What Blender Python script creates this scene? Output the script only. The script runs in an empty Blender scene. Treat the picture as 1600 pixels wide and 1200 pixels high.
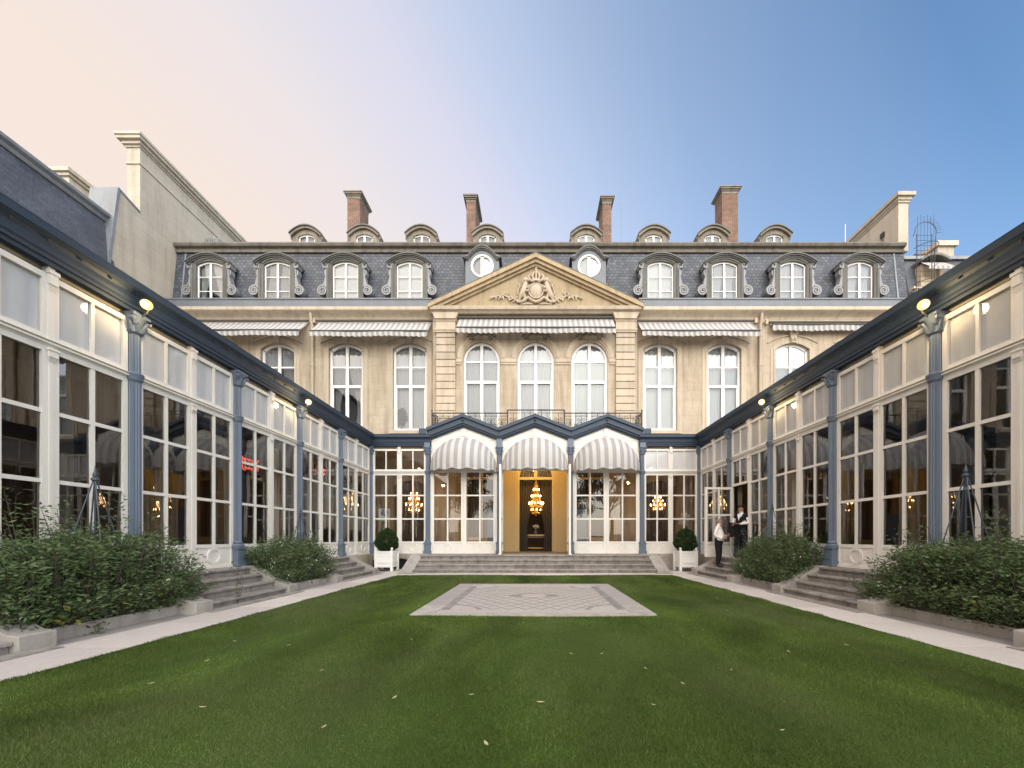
import bpy, bmesh, math, random
import numpy as np
from mathutils import Vector, Matrix
R = math.radians
PI = math.pi
random.seed(7)
rng = np.random.default_rng(11)
S = 0.865                     # survey units -> metres (every length below is in survey units)

# ------------------------------------------------------------------ camera, sky, fill light, exposure
scene = bpy.context.scene
COL = scene.collection
cam_d = bpy.data.cameras.new('camera')
cam = bpy.data.objects.new('camera', cam_d)
COL.objects.link(cam)
scene.camera = cam
cam.location = (0, 0, 1.55 * S)
cam.rotation_euler = (PI / 2, 0, 0)
cam_d.sensor_width = 36
cam_d.lens = 13.5
cam_d.shift_x = -36 / 1600
cam_d.shift_y = 241 / 1600
cam_d.clip_start = 0.05
cam_d.clip_end = 3000

GLOW_EL, GLOW_AZ = 8.0, 78.0  # middle of the sunset glow painted into the sky: degrees above the horizon, degrees left of the view axis
FILL_EL, FILL_AZ = 30.0, 188.0  # soft fill light added behind the camera: degrees above the horizon, degrees left of the view axis
EXPOSURE = 2.3
world = bpy.data.worlds.new('World')
scene.world = world
world.use_nodes = True
wn = world.node_tree
bg = wn.nodes['Background']
sky = wn.nodes.new('ShaderNodeTexSky')
sky.sky_type = 'NISHITA'
sky.sun_disc = False
sky.sun_elevation = R(FILL_EL)  # sky turned to the direction of the added fill light
sky.sun_rotation = R(-FILL_AZ)
sky.altitude = 0
sky.air_density = 1.0
sky.dust_density = 2.0
sky.ozone_density = 2.5
bg.inputs[1].default_value = 0.052
# painted sunset glow: a pale gradient over the left of the sky and towards the horizon, mixed over the clear sky
to_set = (-math.sin(R(GLOW_AZ)) * math.cos(R(GLOW_EL)), math.cos(R(GLOW_AZ)) * math.cos(R(GLOW_EL)), math.sin(R(GLOW_EL)))
tc = wn.nodes.new('ShaderNodeTexCoord')
dt = wn.nodes.new('ShaderNodeVectorMath')
dt.operation = 'DOT_PRODUCT'
wn.links.new(tc.outputs['Generated'], dt.inputs[0])
dt.inputs[1].default_value = (to_set[0], to_set[1], to_set[2] - 1.0)     # closeness to the painted glow plus closeness to the horizon
sc_ = wn.nodes.new('ShaderNodeMath')
sc_.operation = 'MULTIPLY_ADD'
wn.links.new(dt.outputs['Value'], sc_.inputs[0])
sc_.inputs[1].default_value = 1 / 1.4
sc_.inputs[2].default_value = 1 / 1.4


def wramp(stops):
    r = wn.nodes.new('ShaderNodeValToRGB')
    r.color_ramp.interpolation = 'B_SPLINE' if False else 'EASE' if False else 'LINEAR'
    while len(r.color_ramp.elements) < len(stops):
        r.color_ramp.elements.new(0.5)
    for e, (p, c) in zip(r.color_ramp.elements, stops):
        e.position = p
        e.color = (*c, 1)
    wn.links.new(sc_.outputs[0], r.inputs[0])
    return r.outputs[0]


glow_fac = wramp([(0.0, (0, 0, 0)), (0.05, (.08, .08, .08)), (0.20, (.24, .24, .24)), (0.36, (.48, .48, .48)), (0.48, (.68, .68, .68)), (0.66, (.86, .86, .86)), (0.85, (.96, .96, .96))])  # how far the painted glow covers the clear sky
tint = wramp([(0.0, (.80, .95, 1.2)), (0.33, (.92, 1.0, 1.18)), (0.47, (.98, .93, 1.02)), (0.66, (.98, .87, .83)), (0.84, (.97, .82, .72))])
scl = wn.nodes.new('ShaderNodeMix')
scl.data_type = 'RGBA'
scl.blend_type = 'MULTIPLY'
scl.inputs['Factor'].default_value = 1
wn.links.new(tint, scl.inputs['A'])
g_ = 1 / (2 ** EXPOSURE * 0.052)
scl.inputs['B'].default_value = (g_, g_, g_, 1)
mixw = wn.nodes.new('ShaderNodeMix')
mixw.data_type = 'RGBA'
wn.links.new(glow_fac, mixw.inputs['Factor'])
clr = wn.nodes.new('ShaderNodeMix')
clr.data_type = 'RGBA'
clr.blend_type = 'MULTIPLY'
clr.inputs['Factor'].default_value = 1
wn.links.new(sky.outputs[0], clr.inputs['A'])
clr.inputs['B'].default_value = (0.84, 0.99, 1.02, 1)                    # clear evening blue
wn.links.new(clr.outputs['Result'], mixw.inputs['A'])
wn.links.new(scl.outputs['Result'], mixw.inputs['B'])
wn.links.new(mixw.outputs['Result'], bg.inputs[0])

fill_sun_d = bpy.data.lights.new('fill_sun', 'SUN')  # broad fill added to brighten the court, not the low sunlight from the left
fill_sun_d.energy = 1.3
fill_sun_d.angle = R(120)
fill_sun_d.color = (1.0, 0.87, 0.735)
fill_sun = bpy.data.objects.new('fill_sun', fill_sun_d)
COL.objects.link(fill_sun)
to_fill = Vector((-math.sin(R(FILL_AZ)) * math.cos(R(FILL_EL)), math.cos(R(FILL_AZ)) * math.cos(R(FILL_EL)), math.sin(R(FILL_EL))))
fill_sun.rotation_euler = to_fill.to_track_quat('Z', 'Y').to_euler()

vs = scene.view_settings
vs.view_transform = 'Standard'
vs.look = 'None'
vs.gamma = 1
vs.use_curve_mapping = False
vs.exposure = EXPOSURE
scene.cycles.max_bounces = 8
scene.cycles.diffuse_bounces = 4
scene.cycles.glossy_bounces = 4
scene.cycles.transparent_max_bounces = 16
scene.cycles.caustics_reflective = False
scene.cycles.caustics_refractive = False
scene.cycles.sample_clamp_indirect = 6
scene.cycles.use_denoising = True

# ------------------------------------------------------------------ materials
MAT = {}


class NT:
    def __init__(s, name):
        s.m = bpy.data.materials.new(name)
        s.m.use_nodes = True
        s.t = s.m.node_tree
        s.p = s.t.nodes['Principled BSDF']
        s.out = s.t.nodes['Material Output']
        MAT[name] = s.m

    def n(s, kind, **kw):
        nd = s.t.nodes.new('ShaderNode' + kind)
        for k, v in kw.items():
            if k.startswith('i_'):
                key = k[2:].replace('_', ' ')
                nd.inputs[key].default_value = v
            else:
                setattr(nd, k, v)
        return nd

    def l(s, a, b):
        s.t.links.new(a, b)

    def pos(s, scale=(1, 1, 1), obj=False):
        if obj:
            g = s.n('TexCoord').outputs['Object']
        else:
            g = s.n('NewGeometry').outputs['Position']
        mp = s.n('Mapping')
        mp.inputs['Scale'].default_value = scale
        s.l(g, mp.inputs[0])
        return mp.outputs[0]

    def noise(s, scale, detail=4, rough=0.55, stretch=(1, 1, 1), obj=False, dist=0):
        nd = s.n('TexNoise', i_Scale=scale, i_Detail=detail, i_Roughness=rough, i_Distortion=dist)
        s.l(s.pos(stretch, obj), nd.inputs['Vector'])
        return nd.outputs['Fac']

    def ramp(s, fac, stops):
        r = s.n('ValToRGB')
        els = r.color_ramp.elements
        while len(els) < len(stops):
            els.new(0.5)
        for e, (p, c) in zip(els, stops):
            e.position = p
            e.color = (c[0], c[1], c[2], 1) if not isinstance(c, (int, float)) else (c, c, c, 1)
        s.l(fac, r.inputs[0])
        return r.outputs[0]

    def mix(s, fac, a, b, mode='MIX'):
        m = s.n('Mix', data_type='RGBA', blend_type=mode)
        for sock, v in ((m.inputs['Factor'], fac), (m.inputs['A'], a), (m.inputs['B'], b)):
            if hasattr(v, 'links'):
                s.l(v, sock)
            elif isinstance(v, (int, float)):
                sock.default_value = v if sock.type == 'VALUE' else (v, v, v, 1)
            else:
                sock.default_value = (v[0], v[1], v[2], 1)
        return m.outputs['Result']

    def math(s, op, a, b=0.0, clamp=False):
        m = s.n('Math', operation=op, use_clamp=clamp)
        for i, v in enumerate((a, b)):
            if hasattr(v, 'links'):
                s.l(v, m.inputs[i])
            else:
                m.inputs[i].default_value = v
        return m.outputs[0]

    def bump(s, h, strength=0.3, dist=0.02):
        b = s.n('Bump', i_Strength=strength, i_Distance=dist)
        s.l(h, b.inputs['Height'])
        s.l(b.outputs[0], s.p.inputs['Normal'])
        return b

    def col(s, c):
        if hasattr(c, 'links'):
            s.l(c, s.p.inputs['Base Color'])
        else:
            s.p.inputs['Base Color'].default_value = (c[0], c[1], c[2], 1)

    def set(s, rough=0.6, spec=0.5, metal=0.0):
        s.p.inputs['Roughness'].default_value = rough
        s.p.inputs['Specular IOR Level'].default_value = spec
        s.p.inputs['Metallic'].default_value = metal
        return s

    def wall_uv(s, sx=1.0, sz=1.0):
        sep = s.n('SeparateXYZ')
        s.l(s.n('NewGeometry').outputs['Position'], sep.inputs[0])
        u = s.math('ADD', sep.outputs[0], sep.outputs[1])
        c = s.n('CombineXYZ')
        s.l(s.math('MULTIPLY', u, sx), c.inputs[0])
        s.l(s.math('MULTIPLY', sep.outputs[2], sz), c.inputs[1])
        return c.outputs[0]


def stone(name, base, dirty, joints=None, stain=0.5, rough=0.85, fine=18, patch=1.3, streak=True):
    t = NT(name).set(rough, 0.25)
    a = t.noise(patch, 5, 0.6)
    c = t.mix(t.math('MULTIPLY', a, stain), base, dirty)
    if streak:
        st = t.noise(1.6, 4, 0.6, (2.6, 2.6, 0.22))
        f = t.ramp(st, [(0.46, 0.0), (0.70, 1.0)])
        c = t.mix(t.math('MULTIPLY', f, stain * 0.55), c, tuple(v * 0.55 for v in dirty))
    g = t.noise(fine, 3, 0.7)
    c = t.mix(0.22, c, t.ramp(g, [(0.3, 0.35), (0.7, 1.0)]), 'MULTIPLY')
    h = g
    if joints:
        br = t.n('TexBrick', offset=0.5)
        br.inputs['Scale'].default_value = 1
        br.inputs['Mortar Size'].default_value = joints[2]
        br.inputs['Mortar Smooth'].default_value = 0.3
        br.inputs['Brick Width'].default_value = joints[0]
        br.inputs['Row Height'].default_value = joints[1]
        br.inputs['Color1'].default_value = (1, 1, 1, 1)
        br.inputs['Color2'].default_value = (0.90, 0.885, 0.86, 1)
        br.inputs['Mortar'].default_value = (0.66, 0.62, 0.56, 1)
        t.l(t.wall_uv(), br.inputs['Vector'])
        c = t.mix(0.8, c, br.outputs['Color'], 'MULTIPLY')
        h = t.math('SUBTRACT', t.math('MULTIPLY', g, 0.35), br.outputs['Fac'])
    oi = t.n('ObjectInfo')
    c = t.mix(1.0, c, t.ramp(oi.outputs['Random'], [(0.0, 0.86), (1.0, 1.06)]), 'MULTIPLY')
    t.col(c)
    t.bump(h, 0.35, 0.012)
    return t


stone('limestone', (0.63, 0.535, 0.42), (0.37, 0.295, 0.21), (1.1, 0.42, 0.006), 0.9)
stone('limestone_plain', (0.63, 0.535, 0.425), (0.38, 0.305, 0.22), None, 0.7)
stone('limestone_gold', (0.54, 0.435, 0.29), (0.31, 0.23, 0.135), None, 0.8)
stone('gable_stone', (0.63, 0.57, 0.48), (0.50, 0.44, 0.355), (1.7, 0.5, 0.006), 0.6)
stone('dormer_stone', (0.20, 0.195, 0.18), (0.10, 0.098, 0.09), None, 0.9)
stone('attic_stone', (0.37, 0.33, 0.265), (0.17, 0.155, 0.13), None, 0.9)
stone('ridge_stone', (0.25, 0.23, 0.20), (0.10, 0.09, 0.075), None, 1.0, patch=2.2)
stone('step_stone', (0.43, 0.395, 0.365), (0.15, 0.135, 0.125), None, 1.0, patch=3.0)
stone('kerb_stone', (0.43, 0.40, 0.365), (0.27, 0.25, 0.23), None, 0.8)
stone('path_stone', (0.58, 0.53, 0.495), (0.41, 0.365, 0.34), None, 0.6, streak=False, patch=0.9)
stone('strip_stone', (0.36, 0.33, 0.315), (0.22, 0.20, 0.19), None, 0.8, streak=False)
stone('plinth_stone', (0.48, 0.43, 0.37), (0.31, 0.27, 0.23), (1.3, 0.38, 0.006), 0.6)
stone('ground_soil', (0.24, 0.215, 0.19), (0.15, 0.13, 0.11), None, 0.7, streak=False, patch=0.3)
stone('bed_soil', (0.05, 0.036, 0.026), (0.025, 0.018, 0.013), None, 0.7, streak=False)
stone('interior_wall', (0.19, 0.14, 0.095), (0.13, 0.095, 0.065), None, 0.4, streak=False)
stone('interior_floor', (0.22, 0.18, 0.14), (0.13, 0.10, 0.08), (0.6, 0.6, 0.004), 0.4, streak=False)
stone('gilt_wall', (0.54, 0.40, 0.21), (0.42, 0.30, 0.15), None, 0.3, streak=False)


def slate(name, w, h, c1, c2, mort=(0.028, 0.030, 0.036)):
    t = NT(name).set(0.5, 0.45)
    br = t.n('TexBrick', offset=0.5)
    br.inputs['Scale'].default_value = 1
    br.inputs['Mortar Size'].default_value = 0.014
    br.inputs['Mortar Smooth'].default_value = 0.5
    br.inputs['Brick Width'].default_value = w
    br.inputs['Row Height'].default_value = h
    br.inputs['Color1'].default_value = (*c1, 1)
    br.inputs['Color2'].default_value = (*c2, 1)
    br.inputs['Mortar'].default_value = (*mort, 1)
    t.l(t.wall_uv(), br.inputs['Vector'])
    n1 = t.noise(0.8, 5, 0.6)
    n2 = t.noise(9, 3, 0.7)
    c = t.mix(0.6, br.outputs['Color'], t.ramp(n1, [(0.3, 0.45), (0.7, 1.15)]), 'MULTIPLY')
    c = t.mix(0.5, c, t.ramp(n2, [(0.3, 0.45), (0.72, 1.35)]), 'MULTIPLY')
    t.col(c)
    t.bump(t.math('SUBTRACT', t.math('MULTIPLY', n2, 0.5), br.outputs['Fac']), 0.6, 0.02)
    return t


slate('slate', 0.21, 0.16, (0.056, 0.066, 0.090), (0.115, 0.125, 0.150))
slate('slate_fine', 0.26, 0.15, (0.095, 0.107, 0.132), (0.125, 0.135, 0.16), (0.07, 0.078, 0.094))


def paint(name, c, rough=0.45, var=0.12, dirt=(0.3, 0.28, 0.24), spec=0.45, bump=0.06):
    t = NT(name).set(rough, spec)
    n1 = t.noise(2.3, 5, 0.6, (1, 1, 0.45))
    n2 = t.noise(24, 3, 0.6)
    cc = t.mix(t.math('MULTIPLY', t.ramp(n1, [(0.42, 0.0), (0.8, 1.0)]), var), c, dirt)
    cc = t.mix(0.10, cc, t.ramp(n2, [(0.3, 0.5), (0.7, 1.0)]), 'MULTIPLY')
    t.col(cc)
    t.bump(n2, bump, 0.004)
    return t


paint('white_paint', (0.71, 0.68, 0.635), 0.42, 0.4, (0.50, 0.45, 0.39))
paint('window_white', (0.80, 0.79, 0.77), 0.4, 0.15, (0.6, 0.58, 0.55))
paint('dark_blue', (0.024, 0.043, 0.076), 0.55, 0.25, (0.055, 0.06, 0.066), 0.5)
paint('column_blue', (0.115, 0.150, 0.205), 0.45, 0.3, (0.075, 0.09, 0.115), 0.45)
paint('zinc', (0.24, 0.26, 0.285), 0.42, 0.7, (0.12, 0.13, 0.14), 0.5)
paint('gutter_lead', (0.155, 0.17, 0.195), 0.45, 0.6, (0.10, 0.105, 0.115))
paint('scroll_lead', (0.27, 0.275, 0.285), 0.5, 0.8, (0.14, 0.14, 0.145), 0.45)
paint('hood_lead', (0.135, 0.135, 0.13), 0.5, 0.7, (0.075, 0.075, 0.07), 0.45)
paint('iron', (0.028, 0.022, 0.020), 0.45, 0.3, (0.06, 0.035, 0.022), 0.5)
paint('obelisk_iron', (0.045, 0.062, 0.085), 0.45, 0.2, (0.03, 0.03, 0.03))
paint('pipe_paint', (0.47, 0.40, 0.305), 0.55, 0.5, (0.3, 0.24, 0.17))
paint('lamp_metal', (0.10, 0.095, 0.09), 0.4, 0.2, (0.05, 0.05, 0.05))
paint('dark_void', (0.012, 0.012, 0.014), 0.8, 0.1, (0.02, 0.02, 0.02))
paint('basement_dark', (0.018, 0.02, 0.026), 0.35, 0.2, (0.04, 0.04, 0.045))
paint('wood_brown', (0.12, 0.055, 0.028), 0.4, 0.4, (0.06, 0.03, 0.018))
paint('gilt', (0.42, 0.25, 0.07), 0.32, 0.3, (0.2, 0.1, 0.03))
MAT['gilt'].node_tree.nodes['Principled BSDF'].inputs['Metallic'].default_value = 0.7
paint('banner_blue', (0.10, 0.15, 0.24), 0.5, 0.1, (0.14, 0.18, 0.26))
paint('ceiling_paint', (0.42, 0.37, 0.30), 0.7, 0.2, (0.3, 0.26, 0.2))
paint('shirt', (0.78, 0.75, 0.74), 0.8, 0.25, (0.55, 0.53, 0.54), 0.2, 0.2)
paint('black_cloth', (0.011, 0.011, 0.013), 0.85, 0.2, (0.025, 0.025, 0.028), 0.2, 0.2)
paint('shoe_black', (0.012, 0.011, 0.011), 0.35, 0.1, (0.03, 0.03, 0.03))
paint('skin_a', (0.42, 0.23, 0.155), 0.55, 0.2, (0.36, 0.17, 0.11), 0.35, 0.03)
paint('hair_grey', (0.21, 0.19, 0.175), 0.75, 0.5, (0.10, 0.09, 0.08), 0.3, 0.4)
paint('hair_black', (0.012, 0.009, 0.008), 0.6, 0.3, (0.02, 0.015, 0.012), 0.3, 0.4)
paint('tie_dark', (0.03, 0.028, 0.03), 0.6, 0.1, (0.05, 0.05, 0.05))


def cloth(name, c, rough=0.9, trans=0.25):
    t = NT(name).set(rough, 0.15)
    n = t.noise(5, 4, 0.6, (1, 1, 0.3))
    cc = t.mix(0.2, c, t.ramp(n, [(0.3, 0.55), (0.7, 1.05)]), 'MULTIPLY')
    t.col(cc)
    t.bump(t.noise(60, 2, 0.5), 0.05, 0.003)
    if trans:
        tr = t.n('BsdfTranslucent')
        t.l(cc, tr.inputs[0])
        mx = t.n('MixShader')
        mx.inputs[0].default_value = trans
        t.l(t.p.outputs[0], mx.inputs[1])
        t.l(tr.outputs[0], mx.inputs[2])
        t.l(mx.outputs[0], t.out.inputs[0])
    return t


cloth('curtain_white', (0.60, 0.60, 0.585))
cloth('curtain_pale', (0.68, 0.67, 0.64))
cloth('curtain_grey', (0.45, 0.44, 0.43))
cloth('shutter_white', (0.82, 0.80, 0.75), 0.7, 0)
cloth('blind_grey', (0.76, 0.76, 0.77), 0.7, 0.0)
cloth('curtain_taupe', (0.15, 0.125, 0.105), 0.9, 0.1)
cloth('curtain_dark', (0.075, 0.062, 0.052), 0.9, 0)
cloth('awning_white', (0.60, 0.585, 0.565), 0.85, 0.25)
cloth('awning_grey', (0.385, 0.375, 0.38), 0.85, 0.25)
cloth('awning_line', (0.06, 0.06, 0.065), 0.85, 0)


def glass(name, tint, refl, rough=0.0, wob=0.02):
    t = NT(name)
    t.t.nodes.remove(t.p)
    fr = t.n('Fresnel', i_IOR=1.5)
    b = t.n('Bump', i_Strength=wob, i_Distance=0.02)
    t.l(t.noise(1.7, 2, 0.5), b.inputs['Height'])
    gl = t.n('BsdfGlossy', i_Roughness=rough)
    gl.inputs['Color'].default_value = (0.95, 0.97, 1, 1)
    t.l(b.outputs[0], gl.inputs['Normal'])
    tp = t.n('BsdfTransparent')
    tp.inputs[0].default_value = (*tint, 1)
    mx = t.n('MixShader')
    t.l(t.math('MULTIPLY', fr.outputs[0], refl, True), mx.inputs[0])
    t.l(tp.outputs[0], mx.inputs[1])
    t.l(gl.outputs[0], mx.inputs[2])
    t.l(mx.outputs[0], t.out.inputs[0])


glass('pane_glass', (0.82, 0.80, 0.77), 1.9)
glass('light_glass', (0.98, 0.98, 0.98), 0.55)
glass('house_glass', (0.86, 0.88, 0.90), 2.0, wob=0.05)


def emit(name, c, k):
    t = NT(name)
    e = t.n('Emission', i_Strength=k)
    e.inputs[0].default_value = (*c, 1)
    t.t.nodes.remove(t.p)
    t.l(e.outputs[0], t.out.inputs[0])


emit('bulb_warm', (1.0, 0.62, 0.22), 9)
emit('flood_warm', (1.0, 0.60, 0.20), 0.45)
emit('flood_hot', (1.0, 0.82, 0.5), 4)
emit('red_glow', (1.0, 0.09, 0.04), 0.35)
t = NT('crystal').set(0.12, 0.8)
t.col((0.75, 0.42, 0.12))
t.p.inputs['Metallic'].default_value = 0.55

t = NT('brick').set(0.85, 0.2)
br = t.n('TexBrick', offset=0.5)
for k, v in (('Scale', 1), ('Mortar Size', 0.012), ('Brick Width', 0.22), ('Row Height', 0.075)):
    br.inputs[k].default_value = v
br.inputs['Color1'].default_value = (0.20, 0.088, 0.062, 1)
br.inputs['Color2'].default_value = (0.10, 0.055, 0.045, 1)
br.inputs['Mortar'].default_value = (0.30, 0.235, 0.185, 1)
t.l(t.wall_uv(), br.inputs['Vector'])
n1 = t.noise(1.6, 5, 0.65)
c = t.mix(0.7, br.outputs['Color'], t.ramp(n1, [(0.3, 0.5), (0.7, 1.25)]), 'MULTIPLY')
t.col(t.mix(t.math('MULTIPLY', t.ramp(t.noise(11, 2), [(0.62, 0.0), (0.72, 1.0)]), 0.5), c, (0.42, 0.34, 0.27)))
t.bump(br.outputs['Fac'], -0.4, 0.01)


def leafmat(name, c1, c2, trans=0.3, rough=0.5):
    t = NT(name).set(rough, 0.3)
    at = t.n('Attribute', attribute_name='tone')
    cc = t.ramp(at.outputs['Fac'], [(0.0, c1), (1.0, c2)])
    t.col(cc)
    tr = t.n('BsdfTranslucent')
    t.l(cc, tr.inputs[0])
    mx = t.n('MixShader')
    mx.inputs[0].default_value = trans
    t.l(t.p.outputs[0], mx.inputs[1])
    t.l(tr.outputs[0], mx.inputs[2])
    t.l(mx.outputs[0], t.out.inputs[0])


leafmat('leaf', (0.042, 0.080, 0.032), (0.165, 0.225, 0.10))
leafmat('leaf_yellow', (0.16, 0.19, 0.045), (0.28, 0.27, 0.06))
leafmat('topiary_leaf', (0.014, 0.034, 0.010), (0.045, 0.085, 0.022), 0.15)
leafmat('tree_leaf', (0.02, 0.035, 0.014), (0.06, 0.085, 0.03))
leafmat('stem_green', (0.055, 0.07, 0.035), (0.10, 0.11, 0.05), 0.1)
leafmat('petal', (0.62, 0.60, 0.55), (0.78, 0.77, 0.72), 0.3)
leafmat('dry_leaf', (0.46, 0.42, 0.26), (0.66, 0.62, 0.44), 0.2)
paint('bark', (0.07, 0.055, 0.042), 0.9, 0.4, (0.04, 0.03, 0.025))

# grass: blades carry their own tone, broad mown patches come from a noise over the lawn
t = NT('grass').set(0.65, 0.2)
at = t.n('Attribute', attribute_name='tone')
blade = t.ramp(at.outputs['Fac'], [(0.0, (0.038, 0.064, 0.011)), (0.55, (0.073, 0.114, 0.020)), (1.0, (0.155, 0.185, 0.058))])
patchy = t.ramp(t.noise(0.75, 5, 0.6, (1, 0.6, 1), dist=0.6), [(0.30, 0.55), (0.5, 1.0), (0.70, 1.6)])
pale = t.ramp(t.noise(0.42, 3, 0.5, (1.3, 0.55, 1)), [(0.46, 0.0), (0.64, 1.0)])
cc = t.mix(1.0, blade, patchy, 'MULTIPLY')
sepg = t.n('SeparateXYZ')
t.l(t.n('NewGeometry').outputs['Position'], sepg.inputs[0])
mow = t.math('SINE', t.math('MULTIPLY', t.math('ADD', sepg.outputs[0], t.math('MULTIPLY', t.noise(0.5, 2), 0.5)), 5.6))
cc = t.mix(1.0, cc, t.ramp(t.math('MULTIPLY_ADD', mow, 0.5) if False else t.math('ADD', t.math('MULTIPLY', mow, 0.5), 0.5), [(0.25, 0.90), (0.75, 1.10)]), 'MULTIPLY')
cc = t.mix(t.math('MULTIPLY', pale, 0.5), cc, (0.145, 0.17, 0.075))
t.col(cc)
tr = t.n('BsdfTranslucent')
t.l(cc, tr.inputs[0])
mx = t.n('MixShader')
mx.inputs[0].default_value = 0.25
t.l(t.p.outputs[0], mx.inputs[1])
t.l(tr.outputs[0], mx.inputs[2])
t.l(mx.outputs[0], t.out.inputs[0])
t = NT('turf').set(0.9, 0.1)
c = t.mix(t.noise(0.75, 5, 0.6, (1, 0.6, 1), dist=0.6), (0.030, 0.058, 0.010), (0.060, 0.098, 0.018))
t.col(t.mix(0.6, c, t.ramp(t.noise(60, 3, 0.7), [(0.3, 0.4), (0.7, 1.15)]), 'MULTIPLY'))

# mosaic floor let into the lawn: pale stone with a grey lattice, frame lines and a medallion (object coordinates)
t = NT('mosaic').set(0.7, 0.3)
sep = t.n('SeparateXYZ')
t.l(t.n('TexCoord').outputs['Object'], sep.inputs[0])
X, Y = sep.outputs[0], sep.outputs[1]


def line_at(v, period, width):
    f = t.math('ABSOLUTE', t.math('SUBTRACT', t.math('FRACT', t.math('DIVIDE', v, period)), 0.5))
    return t.math('GREATER_THAN', f, 0.5 - width / period / 2)


d1 = line_at(t.math('ADD', X, t.math('MULTIPLY', Y, 0.8)), 0.30, 0.045)
d2 = line_at(t.math('SUBTRACT', X, t.math('MULTIPLY', Y, 0.8)), 0.30, 0.045)
lat = t.math('MAXIMUM', d1, d2)
ax, ay = t.math('ABSOLUTE', X), t.math('ABSOLUTE', Y)
inx = t.math('MULTIPLY', t.math('LESS_THAN', ax, 1.52), t.math('LESS_THAN', ay, 1.72))
cr = t.math('SQRT', t.math('ADD', t.math('POWER', t.math('SUBTRACT', ax, 1.6), 2), t.math('POWER', t.math('SUBTRACT', ay, 1.8), 2)))
incorner = t.math('LESS_THAN', cr, 0.62)
cring = t.math('LESS_THAN', t.math('ABSOLUTE', t.math('SUBTRACT', cr, 0.62)), 0.045)
cring = t.math('MULTIPLY', cring, inx)
lz = t.math('ADD', t.math('DIVIDE', ax, 0.62), t.math('DIVIDE', ay, 0.42))
inloz = t.math('LESS_THAN', lz, 1.0)
mr = t.math('SQRT', t.math('ADD', t.math('POWER', X, 2), t.math('POWER', Y, 2)))
medal = t.math('LESS_THAN', mr, 0.29)
m = t.math('MULTIPLY', lat, inx)
m = t.math('MULTIPLY', m, t.math('SUBTRACT', 1.0, incorner))
m = t.math('MAXIMUM', m, cring)
fr1 = t.math('MULTIPLY', t.math('GREATER_THAN', ax, 1.52), t.math('LESS_THAN', ax, 1.68))
fr1 = t.math('MULTIPLY', fr1, t.math('LESS_THAN', ay, 1.72))
m = t.math('MAXIMUM', m, fr1)
m = t.math('MAXIMUM', m, inloz)
m = t.math('MULTIPLY', m, t.math('SUBTRACT', 1.0, medal))
wear = t.ramp(t.noise(3.2, 5, 0.65), [(0.3, 0.45), (0.6, 1.0)])
light = t.mix(t.noise(1.4, 5, 0.6), (0.46, 0.425, 0.39), (0.32, 0.295, 0.275))
c = t.mix(t.math('MULTIPLY', m, wear), light, (0.18, 0.168, 0.165))
c = t.mix(0.45, c, t.ramp(t.noise(38, 3, 0.7), [(0.3, 0.45), (0.7, 1.05)]), 'MULTIPLY')
t.col(c)
t.bump(t.noise(38, 3, 0.7), 0.2, 0.005)

# poster print (flat): pale sheet with a blue ring
t = NT('poster_print').set(0.5, 0.3)
sep = t.n('SeparateXYZ')
t.l(t.n('TexCoord').outputs['Object'], sep.inputs[0])
rr = t.math('SQRT', t.math('ADD', t.math('POWER', sep.outputs[0], 2), t.math('POWER', t.math('SUBTRACT', sep.outputs[2], 0.33), 2)))
ring = t.math('MULTIPLY', t.math('LESS_THAN', rr, 0.17), t.math('GREATER_THAN', t.noise(14, 3, 0.6, obj=True), 0.47))
c = t.mix(ring, (0.80, 0.82, 0.88), (0.16, 0.19, 0.42))
c = t.mix(t.math('LESS_THAN', sep.outputs[2], 0.02), c, (0.30, 0.42, 0.28))
t.col(c)

# ------------------------------------------------------------------ mesh helpers
ORG = {}


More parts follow.
